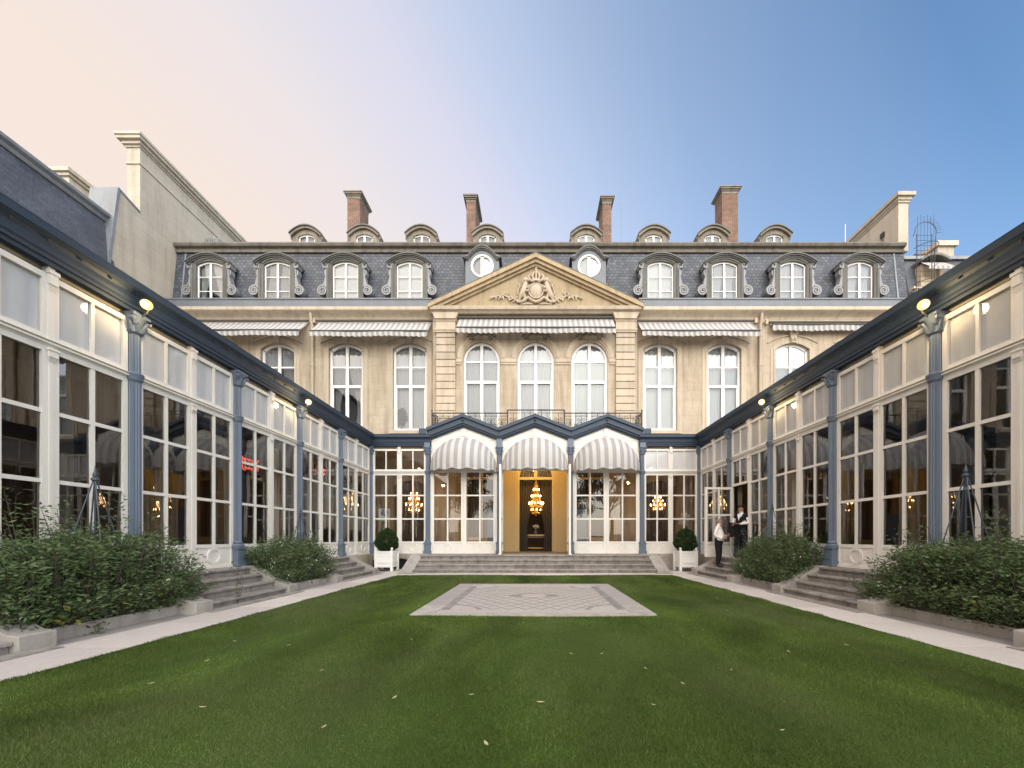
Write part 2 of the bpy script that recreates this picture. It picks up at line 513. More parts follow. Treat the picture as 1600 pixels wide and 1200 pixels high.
class MB:
    """collects shapes (survey units); .mesh() turns them into one mesh in metres"""

    def __init__(s):
        s.v, s.f, s.m, s.cur = [], [], [], 0

    def add(s, vs_, fs, mat=None):
        b = len(s.v)
        s.v += [tuple(p) for p in vs_]
        s.f += [tuple(b + i for i in f) for f in fs]
        s.m += [s.cur if mat is None else mat] * len(fs)
        return s

    def box(s, x0, x1, y0, y1, z0, z1, mat=None):
        p = [(x0, y0, z0), (x1, y0, z0), (x1, y1, z0), (x0, y1, z0), (x0, y0, z1), (x1, y0, z1), (x1, y1, z1), (x0, y1, z1)]
        return s.add(p, [(0, 3, 2, 1), (4, 5, 6, 7), (0, 1, 5, 4), (1, 2, 6, 5), (2, 3, 7, 6), (3, 0, 4, 7)], mat)

    def prism(s, poly, axis, a0, a1, mat=None):
        """poly: 2D points; axis 'x': (y,z), 'y': (x,z), 'z': (x,y)"""
        n = len(poly)

        def P(q, a):
            return (a, q[0], q[1]) if axis == 'x' else (q[0], a, q[1]) if axis == 'y' else (q[0], q[1], a)
        vs_ = [P(q, a0) for q in poly] + [P(q, a1) for q in poly]
        fs = [tuple(range(n)), tuple(range(2 * n - 1, n - 1, -1))]
        fs += [(i, (i + 1) % n, n + (i + 1) % n, n + i) for i in range(n)]
        return s.add(vs_, fs, mat)

    def strip(s, A, B, y0, y1, mat=None, closed=False):
        """solid ribbon between polylines A and B (x,z), from depth y0 to y1"""
        n = len(A)
        vs_ = []
        for a, b in zip(A, B):
            vs_ += [(a[0], y0, a[1]), (b[0], y0, b[1]), (a[0], y1, a[1]), (b[0], y1, b[1])]
        fs = []
        rng_ = range(n) if closed else range(n - 1)
        for i in rng_:
            j = (i + 1) % n
            o, q = 4 * i, 4 * j
            fs += [(o, q, q + 1, o + 1), (o + 2, o + 3, q + 3, q + 2), (o, o + 2, q + 2, q), (o + 1, q + 1, q + 3, o + 3)]
        if not closed:
            fs += [(0, 1, 3, 2), (4 * n - 4, 4 * n - 2, 4 * n - 1, 4 * n - 3)]
        return s.add(vs_, fs, mat)

    def tube(s, pts, r, n=6, mat=None, cap=True):
        pts = [Vector(p) for p in pts]
        rs = r if isinstance(r, (list, tuple)) else [r] * len(pts)
        b = len(s.v)
        k = len(pts)
        up = None
        vs_ = []
        for i, p in enumerate(pts):
            d = (pts[min(i + 1, k - 1)] - pts[max(i - 1, 0)])
            d = d.normalized() if d.length > 1e-9 else Vector((0, 0, 1))
            if up is None:
                up = Vector((0, 0, 1)) if abs(d.z) < 0.9 else Vector((1, 0, 0))
            u = d.cross(up)
            u = u.normalized() if u.length > 1e-6 else d.orthogonal().normalized()
            w = u.cross(d)
            up = w
            for j in range(n):
                a = 2 * PI * j / n
                vs_.append(p + u * (math.cos(a) * rs[i]) + w * (math.sin(a) * rs[i]))
        fs = []
        for i in range(k - 1):
            for j in range(n):
                fs.append((i * n + j, i * n + (j + 1) % n, (i + 1) * n + (j + 1) % n, (i + 1) * n + j))
        if cap:
            fs += [tuple(range(n - 1, -1, -1)), tuple(range((k - 1) * n, k * n))]
        return s.add(vs_, fs, mat)

    def lathe(s, prof, c, n=16, mat=None, flute=0.0, ax='z'):
        vs_ = []
        for r, z in prof:
            for j in range(n):
                a = 2 * PI * j / n
                rr = r * (1 - flute * (j % 2))
                x, y = rr * math.cos(a), rr * math.sin(a)
                vs_.append((c[0] + x, c[1] + y, c[2] + z) if ax == 'z' else (c[0] + x, c[1] - z, c[2] + y))
        k = len(prof)
        fs = []
        for i in range(k - 1):
            for j in range(n):
                fs.append((i * n + j, i * n + (j + 1) % n, (i + 1) * n + (j + 1) % n, (i + 1) * n + j))
        fs += [tuple(range(n - 1, -1, -1)), tuple(range((k - 1) * n, k * n))]
        return s.add(vs_, fs, mat)

    def ell(s, c, r, nu=10, nv=6, mat=None):
        if isinstance(r, (int, float)):
            r = (r, r, r)
        vs_ = [(c[0], c[1], c[2] - r[2])]
        for i in range(1, nv):
            t_ = -PI / 2 + PI * i / nv
            for j in range(nu):
                a = 2 * PI * j / nu
                vs_.append((c[0] + r[0] * math.cos(t_) * math.cos(a), c[1] + r[1] * math.cos(t_) * math.sin(a), c[2] + r[2] * math.sin(t_)))
        vs_.append((c[0], c[1], c[2] + r[2]))
        fs = []
        for j in range(nu):
            fs.append((0, 1 + (j + 1) % nu, 1 + j))
            fs.append((len(vs_) - 1, 1 + (nv - 2) * nu + j, 1 + (nv - 2) * nu + (j + 1) % nu))
        for i in range(nv - 2):
            for j in range(nu):
                a, b = 1 + i * nu + j, 1 + i * nu + (j + 1) % nu
                fs.append((a, b, b + nu, a + nu))
        return s.add(vs_, fs, mat)

    def grid(s, fn, nu, nv, mat=None):
        vs_ = [fn(i / nu, j / nv) for j in range(nv + 1) for i in range(nu + 1)]
        fs = [(j * (nu + 1) + i, j * (nu + 1) + i + 1, (j + 1) * (nu + 1) + i + 1, (j + 1) * (nu + 1) + i) for j in range(nv) for i in range(nu)]
        return s.add(vs_, fs, mat)

    def xf(s, fn):
        s.v = [tuple(fn(*p)) for p in s.v]
        return s

    def mesh(s, name, mats, org=(0, 0, 0), smooth=False, recalc=True):
        me = bpy.data.meshes.new(name)
        me.from_pydata([((x - org[0]) * S, (y - org[1]) * S, (z - org[2]) * S) for x, y, z in s.v], [], s.f)
        for m_ in ([mats] if isinstance(mats, str) else mats):
            me.materials.append(MAT[m_])
        if any(s.m):
            me.polygons.foreach_set('material_index', s.m)
        if recalc:
            bm = bmesh.new()
            bm.from_mesh(me)
            bmesh.ops.recalc_face_normals(bm, faces=bm.faces)
            bm.to_mesh(me)
            bm.free()
        if smooth:
            me.shade_smooth()
            me.set_sharp_from_angle(angle=R(38))
        me.update()
        return me

    def build(s, name, mats, parent=None, smooth=False, org=None, recalc=True):
        """mesh given in world survey units -> object"""
        if parent is not None:
            o0 = ORG[parent.name]
        else:
            o0 = org if org is not None else (0, 0, 0)
        me = s.mesh(name, mats, o0, smooth, recalc)
        return put(name, me, parent, o0)


def put(name, me, parent=None, loc=(0, 0, 0), rz=0.0, rx=0.0, ry=0.0, local=False):
    """place a mesh (origin at loc, world survey units unless local)"""
    o = bpy.data.objects.new(name, me)
    COL.objects.link(o)
    ORG[o.name] = loc
    base = (0, 0, 0)
    if parent is not None:
        o.parent = parent
        base = (0, 0, 0) if local else ORG[parent.name]
    o.location = tuple((loc[i] - base[i]) * S for i in range(3))
    o.rotation_euler = (rx, ry, rz)
    return o


def tag(o, label, cat, group=None, kind=None):
    o['label'] = label
    o['category'] = cat
    if group:
        o['group'] = group
    if kind:
        o['kind'] = kind
    return o


def thing(name, label, cat, loc, group=None):
    o = bpy.data.objects.new(name, None)
    COL.objects.link(o)
    o.empty_display_size = 0.2
    o.location = tuple(v * S for v in loc)
    ORG[o.name] = loc
    return tag(o, label, cat, group)


def struct(o):
    o['kind'] = 'structure'
    return o


def bevel(o, w=0.01, seg=2):
    m_ = o.modifiers.new('bevel', 'BEVEL')
    m_.width = w
    m_.segments = seg
    m_.limit_method = 'ANGLE'
    m_.angle_limit = R(40)
    return o


def rot2(x, y, a):
    return x * math.cos(a) - y * math.sin(a), x * math.sin(a) + y * math.cos(a)


# ------------------------------------------------------------------ fixed measures of the place
ZF = 0.76        # floor of the glass galleries above the lawn
XW = 8.38        # glass line of the two side wings (left and right of the lawn)
YG = 19.5        # glass line of the gallery in front of the mansion
YH = 22.5        # front wall of the mansion
COLY = [-0.2, 2.55, 5.25, 7.97, 10.72, 13.55, 16.40]      # wing columns
YC = 19.53       # corner column
LX = 5.65        # half width of the lawn
LY0, LY1 = -9.0, 15.75

# ------------------------------------------------------------------ ground, lawn, paths
struct(MB().add([(-400, -400, -0.06), (400, -400, -0.06), (400, 400, -0.06), (-400, 400, -0.06)], [(0, 1, 2, 3)]).build('ground', 'ground_soil', recalc=False))
g = MB()


def lawn_z(x, y):
    return 0.012 * math.sin(x * 0.9 + 1) * math.sin(y * 0.7)


g.grid(lambda u, v: (-LX + 2 * LX * u, LY0 + (LY1 - LY0) * v, 0.03 + lawn_z(-LX + 2 * LX * u, LY0 + (LY1 - LY0) * v)), 40, 70)
b0 = len(g.v)
lawn = struct(g.build('lawn', 'turf', recalc=False))

# grass blades, one mesh (nobody could count them)
MX0, MX1, MY0, MY1 = -2.45, 2.38, 7.5, 12.57              # mosaic floor


def blades(y0, y1, per, hgt, wid):
    n = int((y1 - y0) * 2 * LX * per)
    x = rng.uniform(-LX - 0.05, LX + 0.05, n)
    y = rng.uniform(y0, y1, n)
    edge = 0.05 * np.sin(y * 5.1) * np.sin(y * 1.7 + 1)
    keep = ~((x > MX0 - 0.02) & (x < MX1 + 0.02) & (y > MY0 - 0.02) & (y < MY1 + 0.02)) & (np.abs(x) < LX + edge)
    x, y = x[keep], y[keep]
    n = len(x)
    h = hgt * rng.uniform(0.55, 1.25, n) * (0.85 + 0.3 * np.sin(x * 1.3 + 0.5) * np.sin(y * 0.8))
    a = rng.uniform(0, 2 * PI, n)
    lean = rng.uniform(0.1, 0.85, n) * h
    la = rng.uniform(0, 2 * PI, n)
    z = 0.03 + 0.012 * np.sin(x * 0.9 + 1) * np.sin(y * 0.7) - 0.004
    w = wid * rng.uniform(0.7, 1.3, n)
    V = np.empty((n, 3, 3))
    V[:, 0] = np.stack([x - np.cos(a) * w, y - np.sin(a) * w, z], 1)
    V[:, 1] = np.stack([x + np.cos(a) * w, y + np.sin(a) * w, z], 1)
    V[:, 2] = np.stack([x + np.cos(la) * lean, y + np.sin(la) * lean, z + h], 1)
    T = np.clip(rng.beta(2.2, 2.6, n) + (rng.random(n) < 0.03) * 0.35, 0, 1)
    return V.reshape(-1, 3), np.repeat(T, 3)


def tri_mesh(name, V, T, mat, k=3):
    n = len(V)
    me = bpy.data.meshes.new(name)
    me.vertices.add(n)
    me.vertices.foreach_set('co', (V * S).astype(np.float32).ravel())
    me.loops.add(n)
    me.loops.foreach_set('vertex_index', np.arange(n, dtype=np.int32))
    me.polygons.add(n // k)
    me.polygons.foreach_set('loop_start', np.arange(0, n, k, dtype=np.int32))
    me.polygons.foreach_set('loop_total', np.full(n // k, k, dtype=np.int32))
    at_ = me.attributes.new('tone', 'FLOAT', 'POINT')
    at_.data.foreach_set('value', T.astype(np.float32))
    for m_ in ([mat] if isinstance(mat, str) else mat):
        me.materials.append(MAT[m_])
    me.update()
    me.validate()
    return me


parts_ = [blades(2.2, 4.2, 12000, 0.030, 0.0026), blades(4.2, 6.5, 7000, 0.032, 0.0034), blades(6.5, 10, 3600, 0.036, 0.005), blades(10, LY1, 2000, 0.042, 0.008), blades(0, 2.2, 1200, 0.03, 0.005)]
V = np.concatenate([p[0] for p in parts_])
T = np.concatenate([p[1] for p in parts_])
o = put('grass', tri_mesh('grass', V, T, 'grass'))
tag(o, 'short mown green grass of the court lawn', 'grass', kind='stuff')

# pale path round the lawn, slab by slab, with a grey stone strip beside it
path = struct(MB().box(-7.3, -LX, LY0, 16.8, -0.05, -0.004).box(LX, 7.3, LY0, 16.8, -0.05, -0.004).box(-LX, LX, LY1, 16.8, -0.05, -0.0045).build('path', 'strip_stone'))
slab_me = {}


def slab(x0, x1, y0, y1, z1, mat, parent, name='paving_slab', gap=0.008):
    dx, dy = round(x1 - x0, 3), round(y1 - y0, 3)
    key = (dx, dy, mat)
    if key not in slab_me:
        slab_me[key] = MB().box(-dx / 2 + gap, dx / 2 - gap, -dy / 2 + gap, dy / 2 - gap, -0.04, 0).mesh(name, mat)
    return put(name, slab_me[key], parent, ((x0 + x1) / 2, (y0 + y1) / 2, z1), rx=random.uniform(-1, 1) * 0.0012, ry=random.uniform(-1, 1) * 0.0012)


for s in (-1, 1):
    y = -2.4
    while y < 16.4:
        a, b = (LX, 6.72)
        x0, x1 = (a, b) if s > 0 else (-b, -a)
        slab(x0, x1, y, y + 1.55, 0.03, 'path_stone', path)
        y += 1.55
    y = -2.4
    while y < 16.4:
        x0, x1 = (6.72, 7.15) if s > 0 else (-7.15, -6.72)
        slab(x0, x1, y, y + 1.9, 0.022, 'strip_stone', path, 'border_slab')
        y += 1.9
for i in range(8):
    x0 = -LX + i * 2 * LX / 8
    slab(x0, x0 + 2 * LX / 8, LY1, 16.72, 0.03, 'path_stone', path)
# paving between the path and the corner plinths
for s in (-1, 1):
    for i in range(2):
        x0 = 5.66 + i * 1.36
        xa, xb = (x0, x0 + 1.36) if s > 0 else (-x0 - 1.36, -x0)
        for j in range(2):
            slab(xa, xb, 16.8 + j * 1.2, 18.0 + j * 1.2, 0.02, 'strip_stone', path, 'border_slab')

# mosaic floor let into the lawn
mos = thing('mosaic_floor', 'pale stone mosaic rectangle with grey lattice pattern set into the lawn', 'mosaic', ((MX0 + MX1) / 2, (MY0 + MY1) / 2, 0.0))
cxm, cym = (MX0 + MX1) / 2, (MY0 + MY1) / 2
MB().box(MX0 + 0.02, MX1 - 0.02, MY0 + 0.02, MY1 - 0.02, -0.03, 0.052).build('panel', 'mosaic', mos)
for x0, x1 in ((MX0, MX0 + 0.46), (MX1 - 0.46, MX1)):
    MB().box(x0, x1, MY0 + 1.05, MY1, -0.03, 0.060).build('border_band', 'strip_stone', mos)
    MB().box(x0, x1, MY0, MY0 + 1.046, -0.03, 0.060).build('border_band', 'kerb_stone', mos)
MB().box(MX0 + 0.464, MX1 - 0.464, MY0, MY0 + 0.16, -0.03, 0.060).build('border_band', 'kerb_stone', mos)
MB().box(MX0 + 0.464, MX1 - 0.464, MY1 - 0.3, MY1, -0.03, 0.060).build('border_band', 'kerb_stone', mos)

# ------------------------------------------------------------------ glazed galleries: shared meshes
# local frame of a glazed wall: x along the wall, -y towards the court, z up from the lawn
Z_P0, Z_P1, Z_P2, Z_P3 = 1.39, 2.53, 3.72, 4.74          # pane rows
Z_U0, Z_U1, Z_TOP = 5.04, 5.98, 6.2


def ring(mb, x, z, r, t_, y0, y1, n=28):
    A = [(x + (r) * math.cos(2 * PI * i / n), z + r * math.sin(2 * PI * i / n)) for i in range(n)]
    B = [(x + (r - t_) * math.cos(2 * PI * i / n), z + (r - t_) * math.sin(2 * PI * i / n)) for i in range(n)]
    mb.strip(A, B, y0, y1, closed=True)


def leaf_meshes(w, top=Z_P3, stile=0.09, bar=0.07, rows=(Z_P0, Z_P1, Z_P2), base=True, zbase=ZF + 0.02, head=0.10):
    """one glazed door leaf of width w, centred on x=0: frame mesh and pane mesh list [(mesh, x, z)]"""
    f = MB()
    h = w / 2
    f.box(-h, -h + stile, -0.045, 0.045, zbase, top + head)
    f.box(h - stile, h, -0.045, 0.045, zbase, top + head)
    f.box(-h + stile, h - stile, -0.043, 0.043, top, top + head - 0.002)
    zb = rows[0]
    if base:
        f.box(-h + stile, h - stile, -0.043, 0.043, zb - 0.09, zb)
        f.box(-h + stile, h - stile, -0.043, 0.043, zbase + 0.001, zbase + 0.11)
        f.box(-h + stile, h - stile, -0.018, 0.02, zbase + 0.11, zb - 0.09)
        f.box(-h + stile + 0.05, h - stile - 0.05, -0.028, -0.018, zbase + 0.15, zb - 0.13)
        ring(f, 0, (zbase + zb) / 2, 0.22, 0.07, -0.056, -0.02)
        f.box(-h + 0.01, h - 0.01, -0.085, -0.045, zbase - 0.01, zbase + 0.055)
    else:
        f.box(-h + stile, h - stile, -0.043, 0.043, zb - 0.1, zb)
    f.box(-bar / 2, bar / 2, -0.036, 0.036, zb, top)
    zs = list(rows) + [top]
    for z in rows[1:]:
        f.box(-h + stile, -bar / 2, -0.033, 0.033, z - bar / 2, z + bar / 2)
        f.box(bar / 2, h - stile, -0.033, 0.033, z - bar / 2, z + bar / 2)
    pans = []
    pw = h - stile - bar / 2
    for i in range(len(zs) - 1):
        z0 = zs[i] + (bar / 2 if i else 0)
        z1 = zs[i + 1] - (bar / 2 if i < len(zs) - 2 else 0)
        me = quad_pane(pw, z1 - z0)
        for sx in (-1, 1):
            pans.append((me, sx * (bar / 2 + pw / 2), (z0 + z1) / 2))
    return f.mesh('door_leaf', 'white_paint'), pans


pane_cache = {}


def quad_pane(w, h, mat='pane_glass'):
    key = (round(w, 3), round(h, 3), mat)
    if key not in pane_cache:
        e = 0.006
        pane_cache[key] = MB().add([(-w / 2 - e, 0, -h / 2 - e), (w / 2 + e, 0, -h / 2 - e), (w / 2 + e, 0, h / 2 + e), (-w / 2 - e, 0, h / 2 + e)], [(0, 1, 2, 3)]).mesh('pane', mat, recalc=False)
    return pane_cache[key]


def put_panes(parent, pans):
    for me, x, z in pans:
        put('pane', me, parent, (x, random.uniform(-0.004, 0.004), z), rz=random.gauss(0, 0.006), rx=random.gauss(0, 0.006), local=True)


def light_meshes(w, z0=Z_U0, z1=Z_U1, stile=0.09, bar=0.055):
    """upper light: two panes wide"""
    f = MB()
    h = w / 2
    f.box(-h, -h + stile, -0.045, 0.045, z0 - 0.1, z1 + 0.1)
    f.box(h - stile, h, -0.045, 0.045, z0 - 0.1, z1 + 0.1)
    f.box(-h + stile, h - stile, -0.043, 0.043, z1, z1 + 0.098)
    f.box(-h + stile, h - stile, -0.043, 0.043, z0 - 0.098, z0)
    f.box(-bar / 2, bar / 2, -0.036, 0.036, z0, z1)
    pw = h - stile - bar / 2
    me = quad_pane(pw, z1 - z0, 'light_glass')
    return f.mesh('transom_window', 'white_paint'), [(me, -(bar / 2 + pw / 2), (z0 + z1) / 2), (me, bar / 2 + pw / 2, (z0 + z1) / 2)]


def column_mesh(tall=False):
    f = MB()
    zt = 6.56 if tall else 6.2
    f.box(-0.185, 0.185, -0.185, 0.185, ZF, ZF + 0.16)
    f.box(-0.15, 0.15, -0.15, 0.15, ZF + 0.16, ZF + 0.50)
    f.box(-0.11, 0.11, -0.159, -0.15, ZF + 0.21, ZF + 0.45)
    f.box(-0.18, 0.18, -0.18, 0.18, ZF + 0.50, ZF + 0.555)
    f.lathe([(0.165, 0), (0.175, 0.03), (0.165, 0.06), (0.125, 0.075), (0.13, 0.10), (0.14, 0.12), (0.13, 0.14), (0.105, 0.17)], (0, 0, ZF + 0.555), 20)
    f.lathe([(0.112, 0), (0.108, 3.32)], (0, 0, ZF + 0.70), 32, flute=0.13)
    z = 4.84
    f.lathe([(0.105, -0.06), (0.13, -0.03), (0.14, 0.0), (0.14, 0.05), (0.155, 0.07), (0.155, 0.11), (0.11, 0.14)], (0, 0, z), 24)
    f.lathe([(0.104, 0), (0.10, 0.84)], (0, 0, z + 0.13), 32, flute=0.13)
    zc = 5.80
    f.lathe([(0.11, -0.03), (0.14, 0.0), (0.12, 0.03), (0.125, 0.12), (0.15, 0.24), (0.19, 0.32)], (0, 0, zc), 20)
    for k in range(8):                      # capital leaves and corner volutes
        a = 2 * PI * k / 8 + PI / 8
        ca, sa = math.cos(a), math.sin(a)
        f.tube([(ca * 0.12, sa * 0.12, zc + 0.02), (ca * 0.155, sa * 0.155, zc + 0.12), (ca * 0.20, sa * 0.20, zc + 0.19), (ca * 0.185, sa * 0.185, zc + 0.16)], [0.035, 0.035, 0.026, 0.012], 5)
    for k in range(4):
        a = PI / 4 + k * PI / 2
        ca, sa = math.cos(a), math.sin(a)
        f.tube([(ca * 0.14, sa * 0.14, zc + 0.16), (ca * 0.2, sa * 0.2, zc + 0.27), (ca * 0.25, sa * 0.25, zc + 0.27), (ca * 0.24, sa * 0.24, zc + 0.22)], [0.03, 0.03, 0.03, 0.02], 5)
    f.box(-0.175, 0.175, -0.175, 0.175, zc + 0.32, zc + 0.37)
    f.box(-0.14, 0.14, -0.14, 0.14, zc + 0.37, zt)
    return f.mesh('column', 'column_blue', smooth=True)


COLUMN = column_mesh()
COLUMN_TALL = column_mesh(True)


def post_mesh():
    """white mullion post between the two halves of a bay, with its little consoles"""
    f = MB()
    f.box(-0.028, 0.028, -0.055, 0.05, ZF + 0.02, 4.839)
    f.box(-0.05, 0.05, -0.06, 0.05, Z_U0 - 0.1, Z_TOP)
    for z in (Z_TOP - 0.36, 4.62):
        k = 1.0 if z > 5 else 0.6
        f.box(-0.075, 0.075, -0.12, -0.06, z + 0.24 * k, z + 0.30 * k)
        f.box(-0.06, 0.06, -0.105, -0.06, z + 0.06 * k, z + 0.24 * k)
        f.prism([(-0.06, z + 0.06 * k), (-0.09, z + 0.06 * k), (-0.06, z - 0.06 * k)], 'x', -0.05, 0.05)
    return f.mesh('mullion_post', 'white_paint')


POST = post_mesh()


def moulding_mesh(L, name='transom_moulding'):
    f = MB()
    pr = [(0.05, 4.84), (-0.05, 4.84), (-0.06, 4.86), (-0.10, 4.875), (-0.10, 4.90), (-0.075, 4.905), (-0.075, 4.925), (-0.115, 4.93), (-0.115, 4.94), (0.05, 4.94)]
    f.prism(pr, 'x', -L / 2, L / 2)
    return f.mesh(name, 'white_paint')


ENT = [(-0.0, 6.2), (0.12, 6.2), (0.125, 6.27), (0.165, 6.275), (0.17, 6.33), (0.2, 6.36), (0.215, 6.42), (0.2, 6.43), (0.21, 6.5), (0.25, 6.56), (0.31, 6.60), (0.34, 6.61), (0.35, 6.72), (0.36, 6.745), (-0.0, 6.75)]

UNIT = {}


def unit(w):
    k = round(w, 3)
    if k not in UNIT:
        UNIT[k] = (leaf_meshes(w), light_meshes(w))
    return UNIT[k]


BLIND = {}


def blind(w):
    k = round(w, 3)
    if k not in BLIND:
        f = MB()
        f.grid(lambda u, v: (-w / 2 + w * u, 0.0 + 0.008 * math.sin(u * 23) * math.sin(v * 2 + 1), Z_U0 - 0.07 + (Z_U1 - Z_U0 + 0.13) * v), 24, 4)
        BLIND[k] = f.mesh('blind', 'blind_grey', smooth=True, recalc=False)
    return BLIND[k]


def drape(name, parent, x0, x1, y, z0, z1, mat, folds=7, amp=0.05, tie=None, axis='x'):
    """hanging curtain with folds in world survey units"""
    f = MB()
    ph = random.uniform(0, 6)

    def fn(u, v):
        a = x0 + (x1 - x0) * u
        if tie:
            zt, side, pull = tie
            k = math.exp(-((v * (z1 - z0) + z0 - zt) / 1.1) ** 2) if (v * (z1 - z0) + z0) > zt else 1.0 - 0.25 * (zt - (v * (z1 - z0) + z0)) / max(zt - z0, 0.1)
            e = x0 if side < 0 else x1
            a = e + (a - e) * (1 - pull * k)
        d = y + amp * math.sin(u * folds * 2 * PI + ph + 0.6 * math.sin(v * 3)) * (0.6 + 0.4 * (1 - v))
        return (a, d, z0 + (z1 - z0) * v) if axis == 'x' else (d, a, z0 + (z1 - z0) * v)
    f.grid(fn, folds * 8, 8)
    return f.build(name, mat, parent, smooth=True, recalc=False)


def bay(parent, x, y, L, rz, blinds=True, skip=None):
    """one bay of a side wing / side gallery centred at (x, y), L between column centres"""
    w = (L - 0.22 - 0.05) / 2
    (leaf, pans), (lt, lp) = unit(w)
    put('mullion_post', POST, parent, (x, y, 0), rz)
    put('transom_moulding', moulding_mesh(L - 0.26), parent, (x, y, 0), rz)
    for sx in (-1, 1):
        dx, dy = rot2(sx * (w / 2 + 0.027), 0, rz)
        if skip != sx:
            o_ = put('door_leaf', leaf, parent, (x + dx, y + dy, 0), rz)
            put_panes(o_, pans)
        o_ = put('transom_window', lt, parent, (x + dx, y + dy, 0), rz)
        put_panes(o_, lp)
        if blinds:
            put('blind', blind(w - 0.1), o_, (0, 0.03, 0), local=True)
    return w


# ------------------------------------------------------------------ the two side wings
wings = {}
for s, nm in ((-1, 'left'), (1, 'right')):
    wg = thing('glass_wing', ('long glazed wing with blue-grey columns along the %s side of the lawn' % nm), 'conservatory', (s * XW, 9.0, 0), 'glazed wings beside the lawn')
    wings[s] = wg
    rz = PI / 2 if s < 0 else -PI / 2
    ys = COLY + [YC]
    for i, y in enumerate(ys):
        if i == 0:
            continue
        put('column', COLUMN, wg, (s * (XW - 0.06), y if i < len(ys) - 1 else YC - 0.04, 0), rz)
    for i in range(1, len(ys) - 1):
        y0, y1 = ys[i], ys[i + 1] - (0.0 if i < len(ys) - 2 else 0.08)
        L = y1 - y0
        skip = None
        if s > 0 and i == 5:
            skip = -1                       # far half of this bay stands open (local x runs towards the camera)
        w = bay(wg, s * XW, (y0 + y1) / 2, L, rz, True, skip)
        if skip is not None:
            # fixed top lights above the open doorway
            topw = leaf_meshes(w, rows=(Z_P2 + 0.1,), base=False)
            ctr = (y0 + y1) / 2 + (w / 2 + 0.033)
            o_ = put('fixed_light', topw[0], wg, (s * XW, ctr, 0), rz)
            # trim the stiles: frame mesh above head only
            me = MB()
            h = w / 2
            me.box(-h, -h + 0.11, -0.045, 0.045, Z_P2, Z_P3 + 0.1).box(h - 0.11, h, -0.045, 0.045, Z_P2, Z_P3 + 0.1)
            me.box(-h + 0.11, h - 0.11, -0.043, 0.043, Z_P3, Z_P3 + 0.098).box(-h + 0.11, h - 0.11, -0.043, 0.043, Z_P2, Z_P2 + 0.1)
            me.box(-0.035, 0.035, -0.036, 0.036, Z_P2 + 0.1, Z_P3)
            me.box(-h, -h + 0.05, -0.04, 0.04, ZF, Z_P2).box(h - 0.05, h, -0.04, 0.04, ZF, Z_P2)
            o_.data = me.mesh('fixed_light', 'white_paint')
            put_panes(o_, topw[1])
            # the leaf itself, swung out over the steps
            lw = w - 0.1
            lm, lpn = leaf_meshes(lw, top=Z_P2 - 0.12, rows=(Z_P0, Z_P1), head=0.10)
            o_ = put('open_door_leaf', lm, wg, (s * (XW - 0.05 - lw / 2), y1 - 0.22, 0), 0.06)
            put_panes(o_, lpn)
    y0, y1 = ys[1] - 0.3, YC + 0.6
    # entablature, roof, floor, plinth, back wall, ceiling
    MB().prism([(s * (XW - a), z) for a, z in ENT], 'y', y0, y1).build('entablature', 'dark_blue', wg)
    e = MB()
    y = y0 + 0.4
    while y < YC - 0.3:                     # small bosses along the frieze
        e.ell((s * (XW - 0.26), y, 6.53), 0.022, 6, 4)
        y += 0.47
    e.build('boss_row', 'dark_blue', wg)
    MB().box(s * (XW + 0.001), s * 13.6, y0, YC + 3.0, 6.22, 6.7).build('roof', 'zinc', wg)
    MB().box(s * (XW - 0.24), s * 13.5, y0, YC - 0.3, -0.05, ZF).build('plinth', 'plinth_stone', wg)
    MB().box(s * (XW + 0.06), s * 13.45, y0, YC + 2.5, ZF, ZF + 0.012).build('floor', 'interior_floor', wg)
    MB().box(s * 13.3, s * 13.6, y0, YC + 3, ZF + 0.012, 6.22).build('back_wall', 'interior_wall', wg)
    MB().box(s * (XW + 0.1), s * 13.3, y0, y0 + 0.2, ZF + 0.012, 6.2).build('end_wall', 'interior_wall', wg)
    MB().box(s * (XW + 0.06), s * 13.3, y0 + 0.2, YC + 2.5, 6.15, 6.215).build('ceiling', 'ceiling_paint', wg)
    # pilasters and dado on the back wall, curtains by the posts
    for i in range(1, len(ys)):
        y = ys[i]
        MB().box(s * 13.18, s * 13.31, y - 0.25, y + 0.25, ZF + 0.02, 6.1).build('wall_pilaster', 'white_paint', wg)
        if i < len(ys) - 1:
            c0 = y + 0.45
            c1 = ys[i + 1] - 0.45
            zz = MB()
            n = 14
            A = [(c0 + (c1 - c0) * k / n, 4.3 + 0.9 * math.sin(PI * k / n)) for k in range(n + 1)]
            zz.prism([(c0, ZF + 0.1)] + A + [(c1, ZF + 0.1)], 'x', s * 13.22, s * 13.302)
            zz.build('wall_panel', 'wood_brown' if i % 2 else 'curtain_taupe', wg)
    for i in range(1, len(ys)):
        y = ys[i]
        for q in (-1, 1):
            if (i * 3 + q + s) % 4 == 0:
                continue
            if i == len(ys) - 1 and q > 0:
                continue
            a = y + q * 0.12
            drape('curtain', wg, a, a + q * random.uniform(0.3, 0.5), s * (XW + 0.22), ZF + 0.02, 4.8, 'curtain_taupe', 4, 0.04, axis='y')

# stone beds, steps and cheeks on both sides
FL = [0.0, 0.19, 0.38, 0.57, 0.76]
RX = [6.86, 7.19, 7.52, 7.85]


